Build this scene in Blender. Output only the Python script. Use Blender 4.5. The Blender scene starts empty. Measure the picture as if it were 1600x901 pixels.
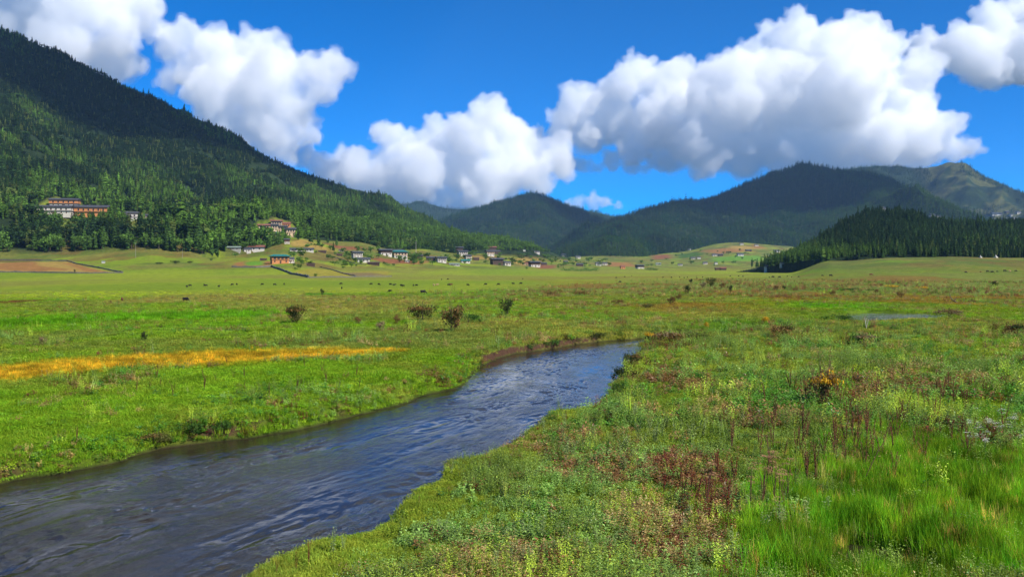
import bpy, bmesh, math, random
import numpy as np
from mathutils import Vector, Matrix, noise as mnoise

SC = bpy.context.scene
COL = SC.collection
R = math.radians
rng = np.random.default_rng(7)
random.seed(7)

# ------------------------------------------------------------------ camera, sky, sun, exposure
CAM_H = 7.0
FPX = 1386.0                     # focal length in pixels of the 1600 px wide photograph
PITCH = math.atan(33.5 / FPX)
cam_d = bpy.data.cameras.new('camera')
cam = bpy.data.objects.new('camera', cam_d); COL.objects.link(cam)
cam_d.sensor_width = 36.0
cam_d.lens = 36.0 * FPX / 1600.0
cam_d.clip_start = 0.5
cam_d.clip_end = 60000.0
cam.location = (0, 0, CAM_H)
cam.rotation_euler = (R(90) - PITCH, 0, 0)
SC.camera = cam
SC.render.resolution_x, SC.render.resolution_y = 1024, 576

SUN_EL, SUN_AZ = 44.0, 127.0     # degrees; azimuth measured from the view direction towards the right
w = bpy.data.worlds.new('World'); SC.world = w; w.use_nodes = True
wn = w.node_tree.nodes; wl = w.node_tree.links; wn.clear()
sky = wn.new('ShaderNodeTexSky'); sky.sky_type = 'NISHITA'; sky.sun_disc = False
sky.sun_elevation = R(SUN_EL); sky.sun_rotation = R(SUN_AZ)
sky.altitude = 6000; sky.air_density = 1.0; sky.dust_density = 0.0; sky.ozone_density = 8.0
hs = wn.new('ShaderNodeHueSaturation'); hs.inputs['Saturation'].default_value = 1.5; hs.inputs['Value'].default_value = 1.0; hs.inputs['Hue'].default_value = 0.5
bg = wn.new('ShaderNodeBackground'); bg.inputs['Strength'].default_value = 0.15
wo = wn.new('ShaderNodeOutputWorld')
wl.new(sky.outputs[0], hs.inputs['Color']); wl.new(hs.outputs[0], bg.inputs['Color']); wl.new(bg.outputs[0], wo.inputs['Surface'])

sun_d = bpy.data.lights.new('sun', 'SUN'); sun_d.energy = 5.0; sun_d.angle = R(0.53); sun_d.color = (1.0, 0.95, 0.86)
sun = bpy.data.objects.new('sun', sun_d); COL.objects.link(sun)
sdir = Vector((math.sin(R(SUN_AZ)) * math.cos(R(SUN_EL)), math.cos(R(SUN_AZ)) * math.cos(R(SUN_EL)), math.sin(R(SUN_EL))))
sun.rotation_euler = (-sdir).to_track_quat('-Z', 'Y').to_euler()
sun.location = (300, -300, 500)

vs = SC.view_settings
vs.view_transform = 'Standard'; vs.look = 'None'; vs.exposure = 0.42; vs.gamma = 1.0; vs.use_curve_mapping = False
cy = SC.cycles
cy.max_bounces = 62; cy.diffuse_bounces = 3; cy.glossy_bounces = 3; cy.transmission_bounces = 3; cy.transparent_max_bounces = 6
cy.volume_bounces = 60
cy.use_denoising = True
cy.adaptive_threshold = 0.008
cy.use_adaptive_sampling = True

# ------------------------------------------------------------------ view rays and small helpers
CP, SP = math.cos(PITCH), math.sin(PITCH)
def ray(u, v):
    """horizontal slope and vertical slope (per metre of depth) of the view ray through a point of the photograph"""
    a = (u - 800.0) / FPX; b = (450.5 - v) / FPX
    dy = CP + b * SP
    return a / dy, (b * CP - SP) / dy
def at(u, v, D):
    sx, sz = ray(u, v)
    return Vector((sx * D, D, CAM_H + sz * D))

def label(o, lab, cat, group=None):
    o['label'] = lab; o['category'] = cat
    if group: o['group'] = group
    return o
def link(name, me, parent=None, mat=None):
    o = bpy.data.objects.new(name, me); COL.objects.link(o)
    if parent is not None: o.parent = parent
    if mat is not None and me is not None:
        me.materials.clear(); me.materials.append(mat)
    return o
def np_mesh(name, V, F, mat=None, smooth=True):
    """mesh from an (n,3) array and a list / array of faces (all of one size when an array)"""
    me = bpy.data.meshes.new(name)
    V = np.asarray(V, dtype=np.float32)
    if isinstance(F, np.ndarray):
        n, k = F.shape
        me.vertices.add(len(V)); me.vertices.foreach_set('co', V.ravel())
        me.loops.add(n * k); me.loops.foreach_set('vertex_index', F.astype(np.int32).ravel())
        me.polygons.add(n)
        me.polygons.foreach_set('loop_start', np.arange(0, n * k, k, dtype=np.int32))
        if hasattr(me.polygons[0], 'loop_total'):
            try: me.polygons.foreach_set('loop_total', np.full(n, k, dtype=np.int32))
            except Exception: pass
        me.update(calc_edges=True); me.validate()
    else:
        me.from_pydata([tuple(v) for v in V], [], [tuple(f) for f in F]); me.update()
    me.polygons.foreach_set('use_smooth', np.full(len(me.polygons), smooth))
    if mat is not None: me.materials.append(mat)
    return me
def grid_faces(nr, nc):
    i = np.arange(nr * nc).reshape(nr, nc)
    return np.stack([i[:-1, :-1].ravel(), i[:-1, 1:].ravel(), i[1:, 1:].ravel(), i[1:, :-1].ravel()], 1)

# value noise on arrays
_perm = np.random.default_rng(11).permutation(4096)
_val = np.random.default_rng(12).random(4096) * 2 - 1
def _h(ix, iy):
    return _val[_perm[(_perm[ix & 4095] + iy) & 4095]]
def vnoise(x, y):
    x = np.asarray(x, float); y = np.asarray(y, float)
    ix = np.floor(x).astype(np.int64); iy = np.floor(y).astype(np.int64)
    fx = x - ix; fy = y - iy
    fx = fx * fx * fx * (fx * (fx * 6 - 15) + 10); fy = fy * fy * fy * (fy * (fy * 6 - 15) + 10)
    a = _h(ix, iy); b = _h(ix + 1, iy); c = _h(ix, iy + 1); d = _h(ix + 1, iy + 1)
    return (a * (1 - fx) + b * fx) * (1 - fy) + (c * (1 - fx) + d * fx) * fy
def fbm(x, y, oct=4, gain=0.5):
    s = 0; a = 1.0; t = 0
    for k in range(oct):
        s = s + a * vnoise(x * 2 ** k + 17.3 * k, y * 2 ** k - 9.1 * k); t += a; a *= gain
    return s / t
def sstep(a, b, x):
    t = np.clip((np.asarray(x, float) - a) / (b - a), 0, 1)
    return t * t * (3 - 2 * t)

# node helpers
def new_mat(name):
    m = bpy.data.materials.new(name); m.use_nodes = True
    nt = m.node_tree; nt.nodes.clear()
    out = nt.nodes.new('ShaderNodeOutputMaterial')
    return m, nt, out
def nd(nt, t, **kw):
    n = nt.nodes.new(t)
    for k, v in kw.items():
        if k.startswith('i_'):
            key = k[2:]
            n.inputs[int(key) if key.isdigit() else key.replace('_', ' ')].default_value = v
        else: setattr(n, k, v)
    return n
def ramp(nt, fac, stops, interp='LINEAR'):
    n = nt.nodes.new('ShaderNodeValToRGB'); cr = n.color_ramp; cr.interpolation = interp
    while len(cr.elements) < len(stops): cr.elements.new(0.5)
    for e, (p, c) in zip(cr.elements, stops):
        e.position = p; e.color = (*c, 1) if len(c) == 3 else c
    if fac is not None: nt.links.new(fac, n.inputs[0])
    return n
def mixc(nt, fac, a, b, mode='MIX'):
    n = nt.nodes.new('ShaderNodeMix'); n.data_type = 'RGBA'; n.blend_type = mode
    for s, v in ((0, fac), (6, a), (7, b)):
        if hasattr(v, 'is_linked'): nt.links.new(v, n.inputs[s])
        elif s == 0: n.inputs[0].default_value = v
        else: n.inputs[s].default_value = (*v, 1)
    return n.outputs[2]
def math_n(nt, op, a, b=None, c=None, clamp=False):
    n = nt.nodes.new('ShaderNodeMath'); n.operation = op; n.use_clamp = clamp
    for i, v in enumerate((a, b, c)):
        if v is None: continue
        if hasattr(v, 'is_linked'): nt.links.new(v, n.inputs[i])
        else: n.inputs[i].default_value = v
    return n.outputs[0]
# ------------------------------------------------------------------ valley floor: heights
WATER_Z = -0.75
POND_Z = -0.15
FAR = {
 -900: [(520, 0), (640, 425), (780, 408), (900, 398), (1050, 392)],
 0:    [(540, 0), (640, 427), (780, 409), (880, 399), (1000, 394)],
 120:  [(540, 0), (640, 427), (780, 409), (890, 396), (1000, 391)],
 220:  [(540, 0), (640, 427), (790, 407), (900, 391), (1000, 388)],
 350:  [(540, 0), (650, 428), (790, 413), (900, 404), (1020, 396)],
 450:  [(580, 0), (690, 429), (780, 411), (950, 395), (1180, 370)],
 550:  [(640, 0), (800, 425), (900, 417), (1050, 401), (1280, 377)],
 650:  [(750, 0), (950, 423), (1100, 413), (1300, 400), (1560, 388)],
 750:  [(900, 0), (1200, 418), (1400, 410), (1600, 401), (1850, 395)],
 850:  [(1100, 0), (1500, 419), (1800, 413), (2100, 404), (2400, 400)],
 950:  [(1300, 0), (1800, 419), (2200, 413), (2600, 405), (3200, 397)],
 1050: [(1300, 0), (1900, 419), (2300, 414), (2900, 403), (3700, 390)],
 1150: [(1300, 0), (1900, 418.5), (2300, 413), (2900, 398), (3600, 378)],
 1230: [(1100, 0), (1700, 419), (2200, 414), (2800, 402), (3600, 384)],
 1300: [(520, 0), (620, 424), (740, 414), (840, 409), (1000, 407)],
 1400: [(500, 0), (590, 425), (680, 411), (760, 404), (900, 403)],
 1480: [(500, 0), (580, 425), (670, 409), (740, 402), (880, 402)],
 1600: [(500, 0), (580, 425), (670, 409), (740, 403), (880, 403)],
 2600: [(500, 0), (580, 425), (670, 409), (740, 403), (880, 403)],
}
_FU = np.array(sorted(FAR), float)
_FD, _FZ = [], []
for _u in sorted(FAR):
    rows = FAR[_u]
    _FD.append([r[0] for r in rows])
    _FZ.append([0.0 if r[1] == 0 else at(0, r[1], r[0]).z for r in rows])
_DG = np.linspace(400, 4200, 381)
_ZT = np.array([np.interp(_DG, d, z) for d, z in zip(_FD, _FZ)])
# soften the kinks in depth
_k = np.exp(-0.5 * (np.arange(-5, 6) / 2.2) ** 2); _k /= _k.sum()
_ZT = np.array([np.convolve(np.pad(z, 5, mode='edge'), _k, 'valid') for z in _ZT])

def far_z(x, y):
    yy = np.maximum(y, 1.0)
    u = np.clip(800 + FPX * x / yy, _FU[0], _FU[-1] - 1e-6)
    i = np.clip(np.searchsorted(_FU, u, side='right') - 1, 0, len(_FU) - 2)
    t = (u - _FU[i]) / (_FU[i + 1] - _FU[i]); t = t * t * (3 - 2 * t)
    f = np.clip((yy - 400) / 10.0, 0, 379.999); j = f.astype(int); s = f - j
    z0 = _ZT[i, j] * (1 - s) + _ZT[i, j + 1] * s
    z1 = _ZT[i + 1, j] * (1 - s) + _ZT[i + 1, j + 1] * s
    return z0 * (1 - t) + z1 * t

def on_plane(u, v, z):
    sx, sz = ray(u, v); D = (z - CAM_H) / sz
    return (sx * D, D)
LEFT_BANK = [(-420, 905), (-250, 835), (-100, 785), (0, 757), (60, 745), (130, 733), (200, 715), (260, 700), (330, 690), (400, 684), (470, 672), (540, 655), (600, 640),
             (660, 620), (720, 603), (735, 590), (745, 575), (775, 560), (800, 553), (860, 545), (930, 534), (1000, 529), (1060, 524), (1120, 518), (1180, 512)]
RIGHT_BANK = [(1180, 519), (1120, 526), (1050, 533), (1007, 540), (1000, 556), (985, 576), (965, 598), (955, 620), (930, 640), (860, 662), (800, 690), (745, 715),
              (705, 735), (690, 760), (668, 783), (636, 802), (600, 830), (548, 852), (492, 880), (450, 899), (360, 945), (160, 1040), (-150, 1180)]
RIVER = np.array([on_plane(u, v, WATER_Z) for u, v in LEFT_BANK + RIGHT_BANK])
POND = np.array([on_plane(u, v, POND_Z) for u, v in [(1330, 490), (1360, 488.5), (1400, 489), (1440, 490), (1470, 493), (1458, 497), (1420, 498.5), (1385, 500), (1350, 502), (1332, 498)]])
PUDDLE = np.array([on_plane(u, v, -0.35) for u, v in [(1300, 868), (1335, 850), (1385, 858), (1440, 872), (1480, 884), (1440, 897), (1370, 893), (1320, 888)]])

def poly_sd(x, y, P):
    """signed distance to a closed polygon, negative inside"""
    x = np.asarray(x, float); y = np.asarray(y, float)
    d = np.full(x.shape, 1e9); inside = np.zeros(x.shape, bool)
    n = len(P); c = (P.min(0) + P.max(0)) / 2; rad = np.hypot(*(P.max(0) - c)); far = np.hypot(x - c[0], y - c[1]) - rad
    if far.size and far.min() > 25: return far
    for i in range(n):
        a = P[i]; b = P[(i + 1) % n]; e = b - a
        t = np.clip(((x - a[0]) * e[0] + (y - a[1]) * e[1]) / (e @ e), 0, 1)
        d = np.minimum(d, np.hypot(x - a[0] - t * e[0], y - a[1] - t * e[1]))
        c = (a[1] > y) != (b[1] > y)
        with np.errstate(divide='ignore', invalid='ignore'):
            xi = a[0] + (y - a[1]) * e[0] / np.where(e[1] == 0, 1e-9, e[1])
        inside ^= c & (x < xi)
    return np.where(inside, -d, d)

CUTS = [on_plane(u, v, -0.4) + (r,) for u, v, r in [(382, 680, 1.5), (780, 552, 4), (840, 544, 5), (905, 534, 5), (988, 572, 5), (960, 615, 3), (800, 549, 4), (930, 531, 4), (720, 600, 1.5), (560, 648, 1.5), (860, 541, 4), (1003, 545, 5), (860, 655, 1.5), (690, 745, 1.5)]]
def meadow_z(x, y):
    x = np.asarray(x, float); y = np.asarray(y, float)
    z = far_z(x, y)
    r = np.hypot(x, y)
    z = z + fbm(x / 14, y / 14, 3) * 0.22 * sstep(10, 25, r) + fbm(x / 2.6, y / 2.6, 3) * 0.13 * (1 - sstep(120, 260, r))
    z = z + fbm(x / 90, y / 90, 3) * 1.0 * sstep(160, 400, y)
    near = (r < 260)
    if near.any():
        xs, ys = x[near], y[near]
        wob = fbm(xs / 1.6, ys / 1.6, 3) * 0.45
        s = poly_sd(xs, ys, RIVER) + wob * 0.8
        wid = 1.6 + 1.6 * fbm(xs / 7 + 5, ys / 7, 2)
        for cx_, cy_, cr_ in CUTS:
            wid = wid * (1 - 0.88 * np.exp(-((xs - cx_) ** 2 + (ys - cy_) ** 2) / cr_ ** 2))
        wid = np.clip(wid, 0.3, 3.5)
        zz = z[near]
        k = sstep(-0.12, 1.0, s / wid)
        bank = WATER_Z - 0.06 + (zz - WATER_Z + 0.06) * np.where(s > 0, np.clip(k, 0, 1), k)
        bed = WATER_Z - 0.06 - 0.75 * sstep(0, 3.0, -s)
        out = np.where(s > 0, bank, bed)
        s2 = poly_sd(xs, ys, POND) + wob * 0.5
        out = np.where(s2 < 3, np.minimum(out, np.where(s2 > 0, POND_Z - 0.05 + np.maximum(out - POND_Z + 0.05, 0) * sstep(0, 3.0, s2), POND_Z - 0.05 - 0.3 * sstep(0, 1.5, -s2))), out)
        # the near lip of the pond lies low so that the water shows
        gx, gy = POND.mean(0)
        out = np.where((s > 3) & (s2 > 0), out - np.maximum(out + 0.12, 0) * np.exp(-(((xs - gx) / 15) ** 4 + ((ys - gy + 8) / 14) ** 4)), out)
        out = np.where((s > 3) & (s2 > 0.8), out + 0.35 * np.exp(-(((xs - gx + 3) / 10) ** 4 + ((ys - gy - 11) / 4) ** 4)), out)
        s3 = poly_sd(xs, ys, PUDDLE) + wob * 0.3
        out = np.where(s3 < 1.2, np.minimum(out, -0.39 - 0.2 * sstep(0, 0.5, -s3) + 0.4 * sstep(0, 1.2, s3)), out)
        z = z.copy(); z[near] = out
    return z
def gz1(x, y):
    return float(meadow_z(np.array([x]), np.array([y]))[0])
def on_ground(u, v):
    """the point of the valley floor seen at (u, v)"""
    sx, sz = ray(u, v)
    D = np.geomspace(14, 5000, 420)
    z = meadow_z(sx * D, D); hz = CAM_H + sz * D
    hit = np.nonzero(z >= hz)[0]
    if len(hit) == 0: return None
    i = hit[0]
    if i == 0: return Vector((sx * D[0], D[0], z[0]))
    a, b = D[i - 1], D[i]
    for _ in range(2):
        q = np.linspace(a, b, 14); h = np.nonzero(meadow_z(sx * q, q) >= CAM_H + sz * q)[0]
        k = max(1, h[0] if len(h) else 13); a, b = q[k - 1], q[k]
    return Vector((sx * b, b, gz1(sx * b, b)))

# ------------------------------------------------------------------ what grows where: albedo of the turf (linear)
def lin(*c):
    return np.array([((q / 255 + 0.055) / 1.055) ** 2.4 if q > 10 else q / 255 / 12.92 for q in c])
def blend(c, w_, col):
    w_ = np.clip(w_, 0, 1)[:, None]
    return c * (1 - w_) + col * w_
def pix(x, y):
    yy = np.maximum(y, 1.0)
    return 800 + FPX * x / yy, 417 + CAM_H * FPX / yy
FIELDS = []     # filled below: ploughed and hay plots (polygon, colour)
A_ = 0.52       # from sunlit look to albedo
GRASS_LUSH = lin(128, 166, 40) * A_; GRASS_MID = lin(138, 158, 52) * A_; GRASS_LAWN = lin(154, 170, 46) * A_ * 1.25
GRASS_DRY = lin(158, 154, 74) * A_; RUST = lin(160, 120, 50) * A_; GOLD = lin(218, 176, 48) * A_; OLIVE = lin(120, 138, 60) * A_; RED = lin(120, 70, 50) * A_
def turf_colour(x, y):
    x = np.asarray(x, float); y = np.asarray(y, float)
    u, v = pix(x, y); v = np.where(y < 1, 2000, v)
    zf = far_z(x, y); v_true = 417 + (CAM_H - zf) * FPX / np.maximum(y, 1)
    n1 = fbm(x / 9, y / 13, 4); n2 = fbm(x / 34 + 9, y / 50, 4); n3 = fbm(x / 2.2, y / 3.0 + 40, 3); n4 = fbm(x / 120 - 3, y / 190, 3)
    c = np.tile(GRASS_MID, (len(x), 1))
    c = blend(c, 0.5 + 2.2 * n1, GRASS_LUSH)
    c = blend(c, (0.85 - 0.45 * sstep(500, 560, v)) * sstep(0.02, 0.35, n2 + 0.4 * n3), GRASS_DRY)
    c = blend(c, 0.55 * sstep(0.10, 0.35, -n1 + 0.3 * n3), OLIVE)
    # lawn grazed short, far side of the plain
    edge = np.interp(u, [-500, 0, 400, 700, 850, 1000, 1300, 2000], [470, 466, 462, 454, 447, 441, 428, 428])
    lawn = sstep(5, -5, v - edge + 6 * n4)
    c = blend(c, lawn, GRASS_LAWN)
    c = blend(c, lawn * 0.65 * sstep(0.0, 0.3, n4 + 0.3 * n2), GRASS_DRY)
    c = blend(c, lawn * 0.5 * sstep(0.05, 0.35, -n4 - 0.2 * n2), GRASS_LUSH)
    # drier rusty heath across the middle
    heath = sstep(430, 437, v) * sstep(500, 470, v) * sstep(780, 900, u + 30 * n1)
    c = blend(c, heath * 0.75 * sstep(-0.22, 0.3, n2 + 0.5 * n1), RUST)
    c = blend(c, heath * 0.6 * sstep(0.05, 0.3, -n2), GRASS_DRY)
    band = np.exp(-((v - 468 - 0.006 * (u - 300)) / 9.0) ** 2) * (u < 850)
    c = blend(c, band * 0.85 * sstep(-0.3, 0.2, n2), GRASS_DRY)
    dull = sstep(508, 516, v) * sstep(552, 540, v) * sstep(900, 700, u)
    c = blend(c, dull * 0.75 * sstep(-0.3, 0.15, n1 + n2), lin(128, 142, 66) * A_)
    # lush wet strips
    s1 = np.exp(-((v - (506 - 0.042 * u)) / 5.0) ** 2) * sstep(470, 380, u)
    c = blend(c, s1 * 0.95, lin(112, 172, 28) * A_)
    s1b = np.exp(-((v - 516 + 0.02 * u) / 4.0) ** 2) * sstep(600, 300, u)
    c = blend(c, s1b * 0.5, lin(110, 170, 30) * A_)
    s4 = np.exp(-((v - 459.5) / 1.6) ** 2) * sstep(470, 482, u) * sstep(530, 515, u)
    c = blend(c, s4 * 0.9, lin(70, 140, 15) * A_)
    s3 = np.exp(-((v - 471) / 4.0) ** 2) * sstep(120, 40, u)
    c = blend(c, s3 * 0.9 * sstep(-0.2, 0.2, n2 + n1), RED)
    # strip of ripe golden sedge
    gc, gw = gold_line(u)
    g = np.exp(-(np.abs(v - gc - 5 * n1) / np.maximum(gw, 1)) ** 3) * sstep(640, 560, u)
    c = blend(c, g * (0.75 + 0.25 * sstep(-.1, .15, n3 + n1)), GOLD)
    # wet green patches beyond the bend
    s5 = np.exp(-((u - 1290) / 110) ** 2 - ((v - 480) / 8) ** 2)
    c = blend(c, s5 * 0.8, lin(95, 170, 20) * A_)
    s6 = np.exp(-((u - 1160) / 120) ** 2 - ((v - 506) / 9) ** 2)
    c = blend(c, s6 * 0.7, lin(85, 150, 20) * A_)
    # trampled bank herbs nearer
    fore = sstep(560, 640, v) * (u > 900)
    c = blend(c, fore * 0.3 * sstep(0, 0.3, n1), OLIVE)
    # rougher pasture among the village plots
    vill = sstep(424, 416, v_true) * sstep(500, 700, y)
    c = blend(c, vill * 0.9 * sstep(-0.3, 0.15, fbm(x / 40, y / 60, 4)), OLIVE * 0.95)
    c = blend(c, vill * 0.7 * sstep(0.1, 0.3, fbm(x / 30 - 50, y / 50, 4)), lin(146, 116, 66) * A_)
    c = blend(c, vill * 0.6 * sstep(0.05, 0.3, fbm(x / 22 + 70, y / 40, 4)), GRASS_DRY)
    # plots
    for P, col, wd in FIELDS:
        if P[:, 1].min() > y.max() or P[:, 1].max() < y.min(): continue
        sd = poly_sd(x, y, P)
        stripe = 0.85 + 0.3 * fbm(x / 25, y / 4, 2)
        c = blend(c, sstep(wd, -wd, sd), np.asarray(col) * 1.0)
    return np.clip(c * (1 + 0.22 * n3[:, None]), 0.003, 0.9)
def gold_line(u):
    gc = np.interp(u, [-300, 0, 107, 249, 373, 493, 586], [606, 586, 576, 568, 561, 553, 551])
    gw = np.interp(u, [-300, 0, 107, 249, 373, 493, 586, 640], [12, 11, 10, 9, 9, 7, 5, 2])
    return gc, gw
def plot(pts, col, wd=3.0):
    P = []
    for u, v in pts:
        p = on_ground(u, v)
        if p is not None: P.append((p.x, p.y))
    FIELDS.append((np.array(P), col, wd))
BROWN = lin(178, 130, 76) * 0.6; TAN = lin(190, 160, 84) * 0.6; EARTH = lin(160, 104, 72) * 0.6; YEL = lin(170, 160, 60) * 0.62; PALE_G = lin(120, 170, 50) * 0.6; DARKG = lin(84, 118, 40) * .6
plot([(-60, 411), (60, 409), (110, 409), (140, 418), (180, 425), (60, 424), (-60, 424)], TAN)
plot([(10, 410), (55, 409), (60, 415), (115, 421), (60, 424), (-40, 420)], BROWN)
plot([(95, 410), (112, 411), (150, 421), (172, 425), (130, 424), (110, 415)], BROWN)
plot([(366, 410), (384, 408), (425, 408), (424, 415), (366, 416)], BROWN)
plot([(382, 409), (412, 408), (412, 414), (385, 415)], PALE_G)
plot([(455, 378), (470, 373), (512, 388), (525, 394), (480, 386), (455, 384)], TAN)
plot([(500, 374), (530, 372), (575, 388), (570, 392), (535, 390), (505, 380)], EARTH)
plot([(460, 424), (500, 420), (610, 424), (605, 431), (540, 432), (482, 432)], YEL)
plot([(528, 425), (580, 426), (606, 430), (560, 431)], lin(150, 130, 90) * .6)
plot([(560, 402), (600, 404), (640, 406), (680, 409), (640, 412), (600, 410)], EARTH)
plot([(770, 396), (800, 397), (835, 400), (830, 405), (790, 405), (765, 402)], EARTH, 8)
plot([(735, 399), (760, 401), (768, 405), (740, 405)], TAN, 8)
plot([(815, 402), (845, 404), (850, 413), (815, 415), (800, 409)], TAN, 8)
plot([(640, 408), (665, 407), (668, 412), (640, 413)], BROWN, 6)
plot([(840, 413), (870, 415), (866, 419), (840, 420)], EARTH, 8)
plot([(1140, 384), (1200, 379), (1205, 388), (1140, 392)], TAN, 16)
plot([(1175, 381), (1205, 381), (1200, 388), (1178, 388)], BROWN, 16)
plot([(1095, 392), (1140, 388), (1180, 393), (1120, 397)], BROWN, 16)
plot([(1110, 403), (1160, 399), (1195, 400), (1190, 407), (1120, 409)], PALE_G, 16)
plot([(1020, 399), (1045, 397), (1050, 404), (1020, 405)], EARTH, 16)
plot([(950, 409), (985, 411), (1000, 417), (950, 416)], BROWN, 12)
plot([(1060, 397), (1090, 393), (1100, 398), (1060, 404)], DARKG, 16)

# ------------------------------------------------------------------ ground sheet
M_GROUND, nt, out = new_mat('turf')
bs = nd(nt, 'ShaderNodeBsdfPrincipled', i_Roughness=0.95); bs.inputs['Specular IOR Level'].default_value = 0.1
vc = nd(nt, 'ShaderNodeVertexColor', layer_name='turf')
geo = nd(nt, 'ShaderNodeNewGeometry'); tc = nd(nt, 'ShaderNodeTexCoord')
nz = nd(nt, 'ShaderNodeTexNoise', i_Scale=5.0, i_Detail=6.0, i_Roughness=0.7); nt.links.new(tc.outputs['Object'], nz.inputs['Vector'])
nz2 = nd(nt, 'ShaderNodeTexNoise', i_Scale=0.35, i_Detail=5.0, i_Roughness=0.65); nt.links.new(tc.outputs['Object'], nz2.inputs['Vector'])
r1 = ramp(nt, nz.outputs[0], [(0.25, (0.45, 0.48, 0.45)), (0.5, (1, 1, 1)), (0.75, (1.35, 1.25, 1.1))])
r2 = ramp(nt, nz2.outputs[0], [(0.3, (0.72, 0.8, 0.7)), (0.7, (1.2, 1.12, 1.05))])
c1 = mixc(nt, 1.0, vc.outputs[0], r1.outputs[0], 'MULTIPLY'); c2 = mixc(nt, 1.0, c1, r2.outputs[0], 'MULTIPLY')
sep = nd(nt, 'ShaderNodeSeparateXYZ'); nt.links.new(geo.outputs['Normal'], sep.inputs[0])
sp = nd(nt, 'ShaderNodeSeparateXYZ'); nt.links.new(geo.outputs['Position'], sp.inputs[0])
soil_f = ramp(nt, sep.outputs[2], [(0.60, (1, 1, 1)), (0.80, (0, 0, 0))])
bed_f = ramp(nt, math_n(nt, 'ADD', sp.outputs[2], 1.5), [(0.72, (1, 1, 1)), (0.90, (0, 0, 0))])
soil = ramp(nt, nz.outputs[0], [(0.3, (0.04, 0.022, 0.013)), (0.7, (0.12, 0.062, 0.036))])
bed = ramp(nt, nz2.outputs[0], [(0.35, (0.012, 0.010, 0.006)), (0.7, (0.06, 0.05, 0.02))])
c3 = mixc(nt, soil_f.outputs[0], c2, soil.outputs[0]); c4 = mixc(nt, bed_f.outputs[0], c3, bed.outputs[0])
nt.links.new(c4, bs.inputs['Base Color'])
bp = nd(nt, 'ShaderNodeBump', i_Strength=0.9, i_Distance=0.25); nt.links.new(nz.outputs[0], bp.inputs['Height']); nt.links.new(bp.outputs[0], bs.inputs['Normal'])
nt.links.new(bs.outputs[0], out.inputs[0])

_az = np.concatenate([np.linspace(-math.pi, -0.62, 60)[:-1], np.linspace(-0.62, 0.62, 520), np.linspace(0.62, math.pi, 60)[1:]])
_rr = np.concatenate([np.array([0.5, 4, 8, 12]), np.geomspace(15, 150, 560), np.geomspace(150, 900, 170)[1:], np.geomspace(900, 4500, 90)[1:], np.array([6000, 9000, 14000])])
AZ, RR = np.meshgrid(_az, _rr)
gx, gy = (RR * np.sin(AZ)).ravel(), (RR * np.cos(AZ)).ravel()
gzv = meadow_z(gx, gy)
gzv[RR.ravel() > 5000] = -40
me = np_mesh('ground', np.stack([gx, gy, gzv], 1), grid_faces(*AZ.shape), M_GROUND)
ca = me.color_attributes.new('turf', 'FLOAT_COLOR', 'POINT')
tcol = turf_colour(gx, gy)
# brown litter under the near bank herbs, with the shade of the gaps painted in
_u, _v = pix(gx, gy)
_gap_shade = sstep(540, 600, _v) * (gy > 5) * sstep(-30, 40, _u - np.interp(_v, [520, 560, 600, 660, 735, 830, 900], [1000, 1000, 985, 905, 760, 660, 540])) * sstep(-0.15, 0.2, fbm(gx / 4.5, gy / 4.5, 4))
tcol = blend(tcol, _gap_shade * 0.8, np.array([0.022, 0.022, 0.010]))
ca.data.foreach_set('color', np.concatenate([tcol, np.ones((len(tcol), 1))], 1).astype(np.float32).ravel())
if me.polygons[len(me.polygons) // 2].normal.z < 0: me.flip_normals()
g = link('ground', me); g['kind'] = 'structure'

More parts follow.
